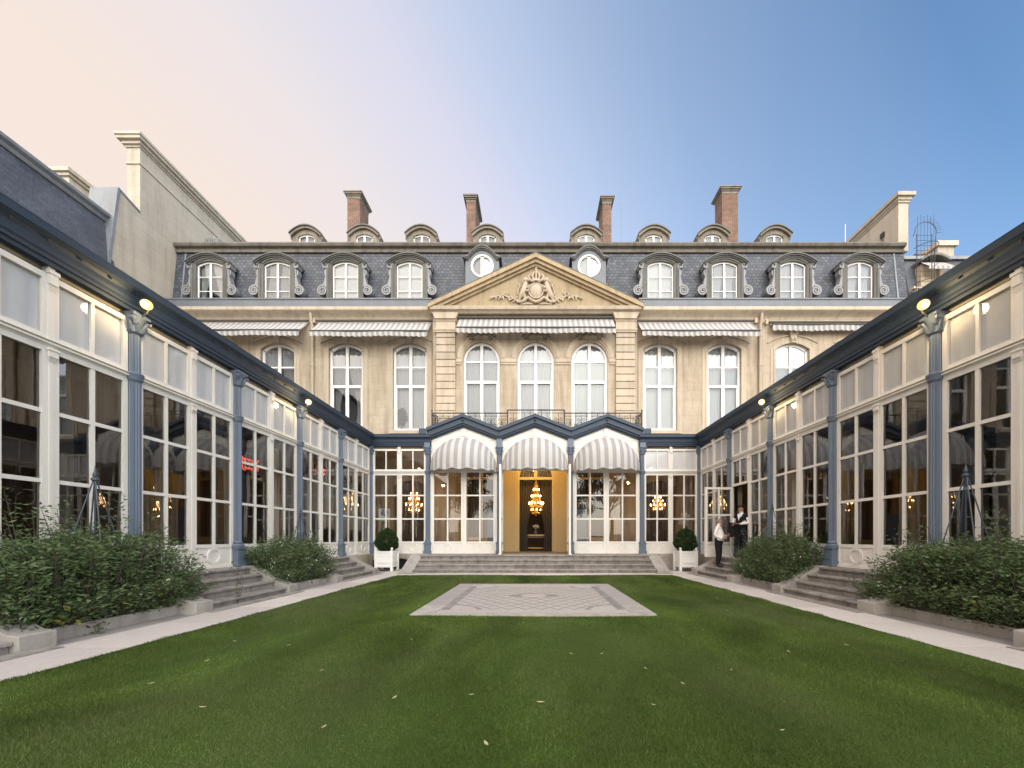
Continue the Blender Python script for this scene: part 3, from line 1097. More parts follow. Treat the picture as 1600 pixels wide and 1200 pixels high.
def flight(s, ya, yb, label):
    st = thing('garden_steps', label, 'steps', (s * 7.4, (ya + yb) / 2, 0), 'stone steps up to the glazed wings')
    n = 3
    for i in range(4):
        xb = XW - 0.245
        for k in range(n):
            p0 = ya + (yb - ya) * k / n + 0.003
            p1 = ya + (yb - ya) * (k + 1) / n - 0.003
            m_ = MB()
            m_.box(s * (RX[i] + 0.055), s * xb, p0, p1, FL[i] - (0.05 if i == 0 else 0), FL[i + 1] - 0.055)
            m_.box(s * RX[i], s * xb, p0, p1, FL[i + 1] - 0.054, FL[i + 1] - 0.001)
            bevel(m_.build('step', 'step_stone', st), 0.008)
    for y0, y1 in ((ya - 0.42, ya - 0.004), (yb + 0.004, yb + 0.42)):
        m_ = MB()
        m_.prism([(s * 6.80, -0.04), (s * (XW - 0.245), -0.04), (s * (XW - 0.245), ZF + 0.02), (s * 7.95, ZF + 0.02), (s * 6.98, 0.27), (s * 6.80, 0.25)], 'y', y0, y1)
        bevel(m_.build('cheek_wall', 'kerb_stone', st), 0.012)
    MB().box(s * 6.56, s * 6.86, ya - 0.3, yb + 0.3, -0.02, 0.045).build('foot_slab', 'step_stone', st)
    return st


for s, nm in ((-1, 'left'), (1, 'right')):
    flight(s, 8.12, 10.62, 'weathered stone steps at the middle of the %s glazed wing' % nm)
    flight(s, 13.62, 16.28, ('stone steps of the left wing beside the far corner planter' if s < 0 else 'stone steps under the two waiters by the right wing'))
    flight(s, 2.75, 5.05, 'stone steps nearest the camera at the %s picture edge' % nm)
    for y0, y1, far in ((5.47, 7.7, 0), (11.04, 13.2, 1)):
        bd = thing('planting_bed', 'low stone-kerbed planting bed at the %s end of the %s wing' % ('far' if far else 'near', nm), 'planting bed', (s * 7.6, (y0 + y1) / 2, 0), 'stone-kerbed beds')
        m_ = MB().box(s * 7.15, s * 7.28, y0 + 0.003, y1 - 0.003, -0.03, 0.21)
        bevel(m_.build('kerb', 'kerb_stone', bd), 0.015)
        MB().box(s * 7.28, s * (XW - 0.245), y0 + 0.003, y1 - 0.003, -0.03, 0.15).build('soil', 'bed_soil', bd)

# ------------------------------------------------------------------ the gallery in front of the mansion
gal = thing('glass_gallery', 'three-gabled glazed gallery with blue-grey columns in front of the mansion', 'conservatory', (0, YG, 0))
CX = [-5.43, -1.80, 1.80, 5.43]
for x in CX:
    put('column', COLUMN_TALL, gal, (x, YG - 0.06, 0), 0)
for s in (-1, 1):
    x0, x1 = 5.43, XW - 0.06
    bay(gal, s * (x0 + x1) / 2, YG, x1 - x0, 0, s > 0)
    L = [(YG - a, z + 0.003) for a, z in ENT]
    xa, xb = sorted((s * 5.25, s * (XW + 0.2)))
    MB().prism(L, 'x', xa, xb).build('entablature', 'dark_blue', gal)
    # plinth with basement opening
    pl = MB()
    cx = s * 6.95
    pl.box(s * 5.9, s * XW, YG - 0.2, YG + 0.3, ZF - 0.16, ZF)
    pl.box(s * 5.9, s * 6.1, YG - 0.18, YG + 0.3, -0.05, ZF - 0.16)
    if s > 0:
        pl.box(s * 6.1, s * XW, YG - 0.18, YG + 0.3, -0.05, ZF - 0.16)
    pl.build('plinth', 'plinth_stone', gal)
    if s < 0:
        bw = MB()
        n = 12
        A = [(-8.3 + 2.15 * k / n, 0.42 + 0.16 * math.sin(PI * k / n)) for k in range(n + 1)]
        bw.strip(A, [(x, 0.62) for x, z in A], YG - 0.18, YG + 0.1)
        bw.build('basement_arch', 'plinth_stone', gal)
        MB().box(-8.36, -6.1, YG + 0.02, YG + 0.06, -0.05, 0.61).build('basement_window', 'basement_dark', gal)
# centre: doors, gables
UN_C = leaf_meshes((3.60 - 0.34) / 2, top=4.88, stile=0.13, bar=0.075)
for i, cx in enumerate((-3.615, 0.0, 3.615)):
    w = (3.60 - 0.34) / 2
    if i != 1:
        for sx in (-1, 1):
            o_ = put('door_leaf', UN_C[0], gal, (cx + sx * (w / 2 + 0.003), YG, 0))
            put_panes(o_, UN_C[1])
    else:
        for sx in (-1, 1):
            o_ = put('open_door_leaf', UN_C[0], gal, (sx * (w + 0.012), YG - 0.05 - w / 2 - 0.05, 0), sx * (PI / 2 - 0.035))
            put_panes(o_, UN_C[1])
    for sx in (-1, 1):
        MB().box(cx + sx * (w + 0.02) - 0.035, cx + sx * (w + 0.02) + 0.035, YG - 0.03, YG + 0.06, ZF + 0.012, 5.0).build('door_jamb', 'white_paint', gal)
    # tympanum with arch moulding and spandrel rings
    h = 1.665
    tm = MB()
    zl, zp = 6.53, 7.18
    tm.prism([(cx - h, 5.0), (cx + h, 5.0), (cx + h, zl), (cx, zp), (cx - h, zl)], 'y', YG - 0.02, YG + 0.05)
    o_ = tm.build('tympanum', 'white_paint', gal)
    ar = MB()
    n = 28
    A = [(cx + 1.66 * math.cos(PI * k / n), 5.05 + 1.60 * math.sin(PI * k / n)) for k in range(n + 1)]
    B = [(cx + 1.58 * math.cos(PI * k / n), 5.05 + 1.52 * math.sin(PI * k / n)) for k in range(n + 1)]
    ar.strip(A, B, YG - 0.06, YG - 0.021)
    A = [(cx + 1.66 * math.cos(PI * k / n), 5.05 + 1.74 * math.sin(PI * k / n)) for k in range(3, n - 2)]
    B = [(cx + 1.64 * math.cos(PI * k / n), 5.05 + 1.71 * math.sin(PI * k / n)) for k in range(3, n - 2)]
    ar.strip(A, B, YG - 0.035, YG - 0.021)
    for sx in (-1, 1):
        ring(ar, cx + sx * 1.40, 6.30, 0.235, 0.03, YG - 0.04, YG - 0.021)
    ar.box(cx - 0.13, cx + 0.13, YG - 0.06, YG - 0.021, 6.72, 7.08)
    ar.build('arch_moulding', 'white_paint', o_)
    MB().box(cx - h, cx + h, YG - 0.05, YG + 0.08, 4.985, 5.05).build('door_head', 'white_paint', gal)
    # gable fascia in three steps, and the roof behind it
    H = 1.815
    k_ = 0.70 / H
    fa = MB()

    def chev(zt, zb, ya, yb, ex=0.0):
        e0 = H + ex
        fa.prism([(cx - e0, zt - k_ * e0), (cx, zt), (cx + e0, zt - k_ * e0), (cx + e0, zb - k_ * e0), (cx, zb), (cx - e0, zb - k_ * e0)], 'y', ya, yb)
    chev(7.76, 7.60, YG - 0.40, YG + 0.05)
    chev(7.605, 7.33, YG - 0.30, YG + 0.051)
    chev(7.335, 7.24, YG - 0.22, YG + 0.052)
    chev(7.245, 7.165, YG - 0.12, YG + 0.053)
    fa.ell((cx, YG - 0.31, 7.47), 0.07, 8, 5)
    fa.build('gable_fascia', 'dark_blue', gal)
    rf = MB()
    rf.prism([(cx - H, 7.74 - 0.7), (cx, 7.74), (cx + H, 7.74 - 0.7), (cx + H, 7.66 - 0.7), (cx, 7.66), (cx - H, 7.66 - 0.7)], 'y', YG + 0.054, YH - 0.35)
    rf.build('roof', 'zinc', gal)
for s in (-1, 1):
    MB().box(s * 5.46, s * (XW - 0.004), YG + 0.01, YH - 0.32, 6.22, 6.69).build('roof', 'zinc', gal)
    # eaves return at the outer ends of the gables
    MB().box(s * 5.43, s * 5.79, YG - 0.38, YG + 0.06, 6.755, 7.02).build('eaves_return', 'dark_blue', gal)
    MB().prism([(YG - 0.36, 6.76), (YH - 0.35, 6.76), (YH - 0.35, 7.05), (YG - 0.36, 7.05)], 'x', s * 5.40, s * 5.44).build('roof_cheek', 'zinc', gal)
MB().box(-XW, XW, YG + 0.08, YH - 0.31, 0.3, ZF + 0.008).build('floor', 'interior_floor', gal)
MB().box(-8.3, 8.3, YG + 0.1, YH - 0.31, 6.15, 6.21).build('ceiling', 'ceiling_paint', gal)
MB().box(-5.42, 5.42, YG - 1.55, YG + 0.079, -0.05, ZF - 0.002).build('landing', 'step_stone', gal)

# terrace steps in front of the doors
st = thing('terrace_steps', 'wide flight of stone steps below the three central glass doors', 'steps', (0, 17.5, 0))
TY = [16.72, 17.09, 17.46, 17.83]
for i in range(4):
    n = 6
    for k in range(n):
        x0 = -5.3 + 10.6 * k / n + 0.003
        x1 = -5.3 + 10.6 * (k + 1) / n - 0.003
        m_ = MB()
        m_.box(x0, x1, TY[i] + 0.055, YG - 1.552, FL[i] - (0.05 if i == 0 else 0), FL[i + 1] - 0.06)
        m_.box(x0, x1, TY[i], YG - 1.552, FL[i + 1] - 0.059, FL[i + 1] - 0.001)
        bevel(m_.build('step', 'step_stone', st), 0.008)
for s in (-1, 1):
    m_ = MB()
    m_.prism([(16.60, -0.04), (YG - 0.24, -0.04), (YG - 0.24, ZF + 0.015), (18.1, ZF + 0.015), (16.85, 0.20), (16.60, 0.17)], 'x', s * 5.30, s * 5.86)
    bevel(m_.build('cheek_wall', 'kerb_stone', st), 0.012)
    MB().box(s * 5.2, s * 5.92, 16.42, 16.66, -0.02, 0.06).build('foot_slab', 'step_stone', st)

# ------------------------------------------------------------------ the mansion
man = thing('mansion', 'cream stone mansion with slate mansard roof and carved pediment', 'building', (0, YH, 0))


def arch_pts(w, zs, rise, n=16):
    """points along an arch of width w springing at zs (semi-ellipse when rise is w/2, flatter segment otherwise)"""
    P = []
    for k in range(n + 1):
        x = -w / 2 + w * k / n
        if rise >= w / 2 - 1e-3:
            a = PI - PI * k / n
            P.append((w / 2 * math.cos(a), zs + rise * math.sin(a)))
        else:
            P.append((x, zs + rise * (1 - (2 * x / w) ** 2)))
    return P


def wall_band(mb, x0, x1, z0, z1, y, ops, depth=0.35):
    """front wall x0..x1, z0..z1 at depth y with openings [(cx, w, zb, zs, rise)] and their reveals"""
    xs = x0
    for cx, w, zb, zs_, rise in sorted(ops):
        a, b = cx - w / 2, cx + w / 2
        mb.add([(xs, y, z0), (a, y, z0), (a, y, z1), (xs, y, z1)], [(0, 1, 2, 3)])
        if zb > z0:
            mb.add([(a, y, z0), (b, y, z0), (b, y, zb), (a, y, zb)], [(0, 1, 2, 3)])
            mb.add([(a, y, zb), (b, y, zb), (b, y + depth, zb), (a, y + depth, zb)], [(0, 1, 2, 3)])
        P = [(cx + p, q) for p, q in arch_pts(w, zs_, rise)]
        for (p0, q0), (p1, q1) in zip(P[:-1], P[1:]):
            mb.add([(p0, y, q0), (p1, y, q1), (p1, y, z1), (p0, y, z1)], [(0, 1, 2, 3)])
            mb.add([(p0, y, q0), (p0, y + depth, q0), (p1, y + depth, q1), (p1, y, q1)], [(0, 1, 2, 3)])
        for e in (a, b):
            mb.add([(e, y, zb), (e, y + depth, zb), (e, y + depth, zs_), (e, y, zs_)], [(0, 1, 2, 3)])
        xs = b
    mb.add([(xs, y, z0), (x1, y, z0), (x1, y, z1), (xs, y, z1)], [(0, 1, 2, 3)])


WX = [7.33, 11.08, 15.07, 19.0]            # side windows, left and right
AX = [-3.10, 0.04, 3.16]                   # arched windows of the centre
Z1 = 6.85
XL, XR = -21.55, 22.15
# side walls of the front, two storeys
for s in (-1, 1):
    m_ = MB()
    a, b = (XL, -5.9) if s < 0 else (5.9, XR)
    wall_band(m_, a, b, 0, Z1, YH, [(s * x, 1.9, ZF, 4.6, 0.35) for x in WX])
    wall_band(m_, a, b, Z1, 14.86, YH, [(s * x, 1.98, 7.85, 12.62, 0.35) for x in WX])
    m_.build('wall', 'limestone', man, recalc=False)
m_ = MB()
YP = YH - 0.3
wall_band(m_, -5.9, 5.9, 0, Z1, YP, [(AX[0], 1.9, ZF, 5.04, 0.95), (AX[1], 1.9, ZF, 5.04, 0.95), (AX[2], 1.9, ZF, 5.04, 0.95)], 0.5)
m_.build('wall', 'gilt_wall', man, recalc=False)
m_ = MB()
wall_band(m_, -5.9, 5.9, Z1, 14.5, YP, [(x, 2.1, 7.6, 11.85, 1.05) for x in AX])
for s in (-1, 1):
    m_.add([(s * 5.9, YP, 0), (s * 5.9, YH, 0), (s * 5.9, YH, 14.5), (s * 5.9, YP, 14.5)], [(0, 1, 2, 3)])
m_.build('wall', 'limestone', man, recalc=False)
# flanks and back
m_ = MB()
m_.box(XL, XL + 0.3, YH + 0.4, 36, 0, 15.0).box(XR - 0.3, XR, YH + 0.4, 36, 0, 15.0).box(XL, XR, 35.7, 36, 0, 15.0)
m_.build('flank_wall', 'gable_stone', man)
MB().box(XL + 0.3, XR - 0.3, YH + 0.36, 35.7, Z1 - 0.15, Z1).build('upper_floor', 'wood_brown', man)
MB().box(XL + 0.3, XR - 0.3, YH + 3.2, YH + 3.4, 7, 14.8).build('inner_wall', 'interior_wall', man)

# jamb mouldings of the doorway below
for x in AX:
    m_ = MB()
    for k_, (t0, t1, d) in enumerate(((0.0, 0.10, 0.05), (0.10, 0.24, 0.03))):
        A = [(x - 0.96 - t1, ZF + 0.02)] + [(x + p, q) for p, q in arch_pts(1.92 + 2 * t1, 5.04, 0.96 + t1)] + [(x + 0.96 + t1, ZF + 0.02)]
        B = [(x - 0.96 - t0, ZF + 0.02)] + [(x + p, q) for p, q in arch_pts(1.92 + 2 * t0, 5.04, 0.96 + t0)] + [(x + 0.96 + t0, ZF + 0.02)]
        m_.strip(A, B, YP - d, YP + 0.01)
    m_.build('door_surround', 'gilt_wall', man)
    f = MB()
    f.box(x - 0.95, x + 0.95, YP + 0.12, YP + 0.2, 4.96, 5.1)
    f.box(x - 0.09, x + 0.09, YP + 0.122, YP + 0.198, 5.1, 5.97)
    if x != AX[1]:
        f.box(x - 0.95, x - 0.82, YP + 0.12, YP + 0.2, ZF + 0.02, 4.96).box(x + 0.82, x + 0.95, YP + 0.12, YP + 0.2, ZF + 0.02, 4.96)
        f.box(x - 0.06, x + 0.06, YP + 0.12, YP + 0.2, ZF + 0.02, 4.96).box(x - 0.82, x + 0.82, YP + 0.125, YP + 0.195, ZF + 0.02, 1.6)
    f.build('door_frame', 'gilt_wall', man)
    m_ = MB()
    A = arch_pts(1.9, 5.04, 0.95)
    m_.add([(x + p, YP + 0.16, q) for p, q in A], [tuple(range(len(A)))])
    m_.build('fanlight', 'pane_glass', man, recalc=False)

# windows ---------------------------------------------------------------
HWIN = {}


def house_window(kind):
    if kind in HWIN:
        return HWIN[kind]
    if kind == 'side':
        w, z0, zs_, rise, rows, tr = 1.98, 7.85, 12.62, 0.35, [11.62], 10.48
    else:
        w, z0, zs_, rise, rows, tr = 2.1, 7.6, 11.85, 1.05, [11.80], 10.62
    f = MB()
    t_ = 0.13
    wi = w - 2 * t_
    ri = rise - (t_ if kind == 'arch' else 0.02)
    zsi = zs_ if kind == 'arch' else zs_ - 0.11
    f.box(-w / 2, -w / 2 + t_, -0.05, 0.05, z0, zs_)
    f.box(w / 2 - t_, w / 2, -0.05, 0.05, z0, zs_)
    f.box(-w / 2 + t_, w / 2 - t_, -0.05, 0.05, z0, z0 + 0.16)
    f.strip(arch_pts(w, zs_, rise), arch_pts(wi, zsi, ri), -0.05, 0.05)
    f.box(-wi / 2, wi / 2, -0.075, 0.045, tr - 0.08, tr + 0.08)
    f.box(-0.09, 0.09, -0.056, 0.044, z0 + 0.16, tr - 0.08)
    f.box(-0.085, 0.085, -0.052, 0.044, tr + 0.08, zsi + ri)
    for z in rows:
        f.box(-wi / 2, -0.085, -0.04, 0.04, z - 0.045, z + 0.045)
        f.box(0.085, wi / 2, -0.04, 0.04, z - 0.045, z + 0.045)
    # inner stiles of the lower casements
    f.box(-wi / 2, -wi / 2 + 0.06, -0.045, 0.04, z0 + 0.16, tr - 0.08)
    f.box(wi / 2 - 0.06, wi / 2, -0.045, 0.04, z0 + 0.16, tr - 0.08)
    fm = f.mesh('window', 'window_white')
    pans = []
    hw = (wi / 2 - 0.09)
    for sx in (-1, 1):
        cx = sx * (0.085 + hw / 2)
        for za, zb in ((z0 + 0.16, tr - 0.08), (tr + 0.08, rows[0] - 0.045)):
            pans.append((quad_pane(hw, zb - za, 'house_glass'), cx, (za + zb) / 2))
    # shaped head panes
    heads = []
    for sx in (-1, 1):
        za = rows[0] + 0.045
        A = [(p, q) for p, q in arch_pts(wi, zsi, ri, 24) if p * sx > 0.08]
        A = sorted(A, key=lambda q: q[0])
        pts = [(A[0][0] if sx > 0 else A[0][0], za)] + [(max(p, -wi / 2), max(q, za)) for p, q in A] + [(A[-1][0], za)]
        zc = za + 0.4
        me = MB().add([(p, 0, q - zc) for p, q in pts], [tuple(range(len(pts)))]).mesh('pane', 'house_glass', recalc=False)
        heads.append((me, 0.0, zc))
    HWIN[kind] = (fm, pans + heads, w, z0, zs_ + rise)
    return HWIN[kind]


def curtain_mesh(w, h, mat, folds=9, amp=0.035, gap=0.0):
    f = MB()
    if gap:
        for q in (-1, 1):
            f.grid(lambda u, v: (q * (gap * (0.6 + 0.4 * math.cos(v * 5 + q)) + (w / 2 - gap) * u), 0.4 * amp * math.sin(u * folds * PI + q + 0.5 * math.sin(v * 4)), h * v), folds * 4, 6)
        return f.mesh('curtain', mat, smooth=True, recalc=False)
    f.grid(lambda u, v: (-w / 2 + w * u, 0.3 * amp * math.sin(u * folds * 2 * PI + 0.5 * math.sin(v * 4)), h * v), folds * 8, 5)
    return f.mesh('curtain', mat, smooth=True, recalc=False)


C_SIDE = [curtain_mesh(2.0, 5.2, m__, n__, a__, g__) for m__, n__, a__, g__ in (('curtain_white', 9, 0.035, 0.0), ('curtain_white', 8, 0.07, 0.16), ('curtain_pale', 11, 0.05, 0.0), ('curtain_white', 7, 0.06, 0.10))]
C_ARCH = [curtain_mesh(2.1, 5.4, m__, n__, a__, g__) for m__, n__, a__, g__ in (('curtain_white', 10, 0.06, 0.0), ('curtain_pale', 9, 0.05, 0.11), ('curtain_white', 12, 0.05, 0.0))]


def drop_curtain(parent, w, z0, z1, y, side, mat, local=True):
    """a curtain drawn to one side and gathered"""
    f = MB()

    def fn(u, v):
        pull = 0.55 * math.exp(-((v - 0.25) / 0.33) ** 2)
        a = u * (0.5 * w) * (1 - pull)
        return (side * (w / 2 - a), y + 0.04 * math.sin(u * 30), z0 + (z1 - z0) * v)
    f.grid(fn, 36, 10)
    return put('curtain', f.mesh('curtain', mat, smooth=True, recalc=False), parent, (0, 0, 0), local=True)


for s in (-1, 1):
    for k, x in enumerate(WX):
        fm, pans, w, z0, zt = house_window('side')
        o_ = put('window', fm, man, (s * x, YH + 0.2, 0))
        put_panes(o_, pans)
        if s < 0 and k in (1, 2):
            for q in (-1, 1):
                drop_curtain(o_, 1.9, 7.95, 12.9, 0.22, q, 'curtain_grey')
        else:
            put('curtain', C_SIDE[(k + (2 if s > 0 else 0)) % 4], o_, (0, 0.2, 7.87), local=True)
        # moulded surround
        m_ = MB()
        for t0, t1, d in ((0.0, 0.12, 0.05), (0.12, 0.30, 0.03)):
            A = [(s * x - 0.99 - t1, 7.85)] + [(s * x + p, q) for p, q in arch_pts(1.98 + 2 * t1, 12.62, 0.35 + t1)] + [(s * x + 0.99 + t1, 7.85)]
            B = [(s * x - 0.99 - t0, 7.85)] + [(s * x + p, q) for p, q in arch_pts(1.98 + 2 * t0, 12.62, 0.35 + t0)] + [(s * x + 0.99 + t0, 7.85)]
            m_.strip(A, B, YH - d, YH + 0.01)
        m_.box(s * x - 1.2, s * x + 1.2, YH - 0.14, YH + 0.02, 7.66, 7.846)
        # hood moulding and carved keystone
        A = [(s * x + p, q + 0.62) for p, q in arch_pts(2.95, 12.42, 0.42)]
        B = [(s * x + p, q + 0.54) for p, q in arch_pts(2.95, 12.42, 0.42)]
        m_.strip(A, B, YH - 0.055, YH + 0.01)
        m_.prism([(s * x - 0.14, 12.95), (s * x + 0.14, 12.95), (s * x + 0.2, 13.62), (s * x - 0.2, 13.62)], 'y', YH - 0.16, YH + 0.012)
        for q in (-1, 1):
            m_.ell((s * x + q * 0.17, YH - 0.16, 13.5), (0.1, 0.08, 0.11), 8, 6)
            m_.ell((s * x + q * 0.09, YH - 0.17, 13.15), (0.07, 0.06, 0.12), 8, 6)
        m_.build('window_surround', 'limestone_plain', man)
for k, x in enumerate(AX):
    fm, pans, w, z0, zt = house_window('arch')
    o_ = put('window', fm, man, (x, YP + 0.2, 0))
    put_panes(o_, pans)
    put('curtain', C_ARCH[k], o_, (0, 0.2, 7.62), local=True)
    m_ = MB()
    for t0, t1, d in ((0.05, 0.15, 0.04), (0.15, 0.34, 0.07)):
        A = [(x + p, q) for p, q in arch_pts(2.1 + 2 * t1, 11.95, 1.05 + t1)]
        B = [(x + p, q) for p, q in arch_pts(2.1 + 2 * t0, 11.95, 1.05 + t0)]
        m_.strip(A, B, YP - d, YP + 0.01)
    m_.build('arch_surround', 'limestone_plain', man)
    # carved keystone: a mask between sprays
    m_ = MB()
    m_.ell((x, YP - 0.12, 13.42), (0.15, 0.14, 0.22), 10, 8)
    m_.ell((x, YP - 0.22, 13.38), (0.045, 0.06, 0.08), 6, 5)
    m_.ell((x, YP - 0.1, 13.62), (0.2, 0.1, 0.09), 8, 6)
    for q in (-1, 1):
        for j in range(5):
            a = 0.3 + j * 0.5
            cx_, cz_ = x + q * (0.22 + 0.13 * j), 13.26 + 0.16 * math.cos(j * 1.3) - 0.03 * j
            m_.ell((cx_, YP - 0.06, cz_), (0.10, 0.07, 0.06), 7, 5)
            m_.tube([(x + q * 0.12, YP - 0.05, 13.3), (cx_, YP - 0.06, cz_ + 0.1), (cx_ + q * 0.08, YP - 0.06, cz_ - 0.08)], [0.03, 0.03, 0.012], 5)
    m_.build('keystone_mask', 'attic_stone', man, smooth=True)
# impost mouldings between the arches
for a, b in ((-4.57, AX[0] - 1.12), (AX[0] + 1.12, AX[1] - 1.12), (AX[1] + 1.12, AX[2] - 1.12), (AX[2] + 1.12, 4.67)):
    MB().box(a, b, YP - 0.05, YP + 0.01, 11.58, 11.70).box(a, b, YP - 0.09, YP + 0.01, 11.703, 11.82).box(a, b, YP - 0.06, YP + 0.01, 11.823, 11.93).build('impost', 'limestone_plain', man)

# rusticated pilasters, block by block
blk = MB().box(-0.55, 0.55, -0.16, 0, 0.0, 0.38).mesh('stone_block', 'limestone_plain')
for x in (-5.13, 5.20):
    p_ = MB().box(x - 0.54, x + 0.54, YP - 0.10, YP, 0, 13.9).build('pilaster', 'limestone_plain', man)
    z = 7.2
    while z < 13.2:
        b_ = put('stone_block', blk, p_, (x, YP + 0.0, z))
        bevel(b_, 0.02)
        z += 0.421
    m_ = MB()
    m_.box(x - 0.62, x + 0.62, YP - 0.23, YP, 13.36, 13.46).box(x - 0.66, x + 0.66, YP - 0.27, YP, 13.463, 13.53).box(x - 0.56, x + 0.56, YP - 0.18, YP, 13.533, 14.0)
    m_.box(x - 0.6, x + 0.6, YP - 0.22, YP, 14.003, 14.1).prism([(x - 0.6, 14.1), (x + 0.6, 14.1), (x + 0.75, 14.45), (x - 0.75, 14.45)], 'y', YP - 0.3, YP)
    m_.build('capital', 'limestone_plain', p_)

# main cornice left and right, gutter, frieze line
for s in (-1, 1):
    a, b = (XL - 0.02, -5.95) if s < 0 else (5.95, XR + 0.02)
    pr = [(YH, 14.15), (YH - 0.06, 14.15), (YH - 0.06, 14.30), (YH - 0.12, 14.42), (YH - 0.22, 14.5), (YH - 0.45, 14.62), (YH - 0.50, 14.66), (YH - 0.50, 14.84), (YH - 0.42, 14.86), (YH + 0.3, 14.86)]
    MB().prism(pr, 'x', a, b).build('cornice', 'limestone_plain', man)
    pr = [(YH + 0.3, 14.863), (YH - 0.46, 14.863), (YH - 0.46, 15.22), (YH - 0.50, 15.25), (YH - 0.50, 15.33), (YH - 0.40, 15.36), (YH + 0.3, 15.30)]
    MB().prism(pr, 'x', a, b).build('gutter', 'gutter_lead', man)
# pediment -----------------------------------------------------------
ped = MB()
ped.prism([(-5.75, 14.78), (5.83, 14.78), (0.04, 17.45)], 'y', YP - 0.12, YP + 0.4)
pd = ped.build('pediment', 'limestone_gold', man)
ped = MB()
pr = [(YP + 0.1, 14.42), (YP - 0.22, 14.42), (YP - 0.30, 14.5), (YP - 0.42, 14.56), (YP - 0.44, 14.75), (YP - 0.36, 14.79), (YP + 0.1, 14.80)]
ped.prism(pr, 'x', -6.0, 6.08)
ped.build('pediment_base', 'limestone_plain', pd)
ped = MB()


def rake(mb, zt, zb, hw, y0, y1, apex):
    k = (apex - 14.86) / 6.1
    mb.prism([(0.04 - hw, zt + apex - k * hw), (0.04, zt + apex), (0.04 + hw, zt + apex - k * hw), (0.04 + hw, zb + apex - k * hw), (0.04, zb + apex), (0.04 - hw, zb + apex - k * hw)], 'y', y0, y1)


rake(ped, 0.0, -0.24, 6.12, YP - 0.50, YP + 0.4, 17.70)
rake(ped, -0.243, -0.42, 5.95, YP - 0.38, YP + 0.401, 17.70)
rake(ped, -0.423, -0.55, 5.65, YP - 0.24, YP + 0.402, 17.70)
ped.build('raking_cornice', 'limestone_gold', pd)
ped = MB()
rake(ped, 0.035, -0.0, 6.14, YP - 0.52, YP + 0.6, 17.705)
ped.build('lead_capping', 'hood_lead', pd)
# coat of arms in relief: shield, crown, two beasts, ribbon scrolls
m_ = MB()
yc = YP - 0.13
cx, cz = 0.06, 15.72
m_.ell((cx, yc, cz + 0.02), (0.38, 0.16, 0.46), 20, 12)
ring(m_, cx, cz + 0.02, 0.46, 0.07, yc - 0.10, yc + 0.02)
for q in (-1, 1):
    def T3(p):
        return (cx + q * p[0], yc - p[1], cz + p[2])
    # beast: hind leg, trunk, foreleg, neck and head, tail
    m_.tube([T3(p) for p in ((0.98, .05, -0.62), (0.92, .08, -0.40), (0.80, .12, -0.22), (0.70, .14, 0.02), (0.62, .14, 0.26), (0.58, .15, 0.44))], [0.06, 0.10, 0.16, 0.15, 0.14, 0.10], 8)
    m_.tube([T3(p) for p in ((0.72, .1, -0.2), (0.62, .1, -0.42), (0.72, .1, -0.56), (0.58, .1, -0.62))], [0.11, 0.08, 0.06, 0.045], 7)
    m_.tube([T3(p) for p in ((0.64, .14, 0.18), (0.48, .2, 0.12), (0.40, .2, 0.22))], [0.075, 0.06, 0.045], 7)
    m_.tube([T3(p) for p in ((0.68, .12, 0.02), (0.50, .2, -0.08), (0.42, .2, 0.0))], [0.07, 0.055, 0.04], 7)
    m_.ell(T3((0.58, .17, 0.55)), (0.15, 0.13, 0.14), 10, 7)
    m_.ell(T3((0.47, .22, 0.51)), (0.08, 0.09, 0.07), 8, 6)
    for j in range(7):
        a = j * 0.9
        m_.ell(T3((0.62 + 0.12 * math.cos(a), .13, 0.48 + 0.14 * math.sin(a))), 0.06, 6, 5)
    m_.tube([T3(p) for p in ((0.92, .06, -0.3), (1.06, .05, -0.1), (1.0, .05, 0.14), (0.92, .05, 0.3), (0.98, .05, 0.42))], [0.045, 0.04, 0.04, 0.05, 0.03], 6)
    # ribbon below
    m_.tube([T3(p) for p in ((0.0, .1, -0.66), (0.25, .12, -0.56), (0.45, .12, -0.40), (0.62, .12, -0.52), (0.85, .1, -0.66), (1.08, .08, -0.62), (1.05, .06, -0.48))], [0.09, 0.08, 0.075, 0.08, 0.08, 0.07, 0.04], 7)
    m_.tube([T3(p) for p in ((0.2, .06, -0.74), (0.5, .06, -0.72), (0.9, .06, -0.76))], [0.04, 0.06, 0.03], 6)
    # mantling beside the crown
    m_.tube([T3(p) for p in ((0.1, .1, 0.5), (0.32, .13, 0.56), (0.44, .13, 0.74), (0.34, .13, 0.9), (0.26, .12, 0.8))], [0.07, 0.08, 0.075, 0.06, 0.04], 7)
    m_.tube([T3(p) for p in ((0.0, .12, 1.08), (0.14, .13, 1.0), (0.2, .13, 0.82), (0.16, .13, 0.62))], [0.04, 0.05, 0.05, 0.05], 6)
m_.tube([(cx, yc - 0.15, cz + 0.6), (cx, yc - 0.15, cz + 1.1)], [0.06, 0.05], 6)
m_.box(cx - 0.2, cx + 0.2, yc - 0.2, yc, cz + 0.52, cz + 0.64)
m_.ell((cx, yc - 0.13, cz + 1.14), 0.07, 8, 6)
m_.box(cx - 0.02, cx + 0.02, yc - 0.15, yc - 0.1, cz + 1.2, cz + 1.36).box(cx - 0.06, cx + 0.06, yc - 0.148, yc - 0.102, cz + 1.26, cz + 1.3)
m_.build('coat_of_arms', 'limestone_plain', pd, smooth=True)
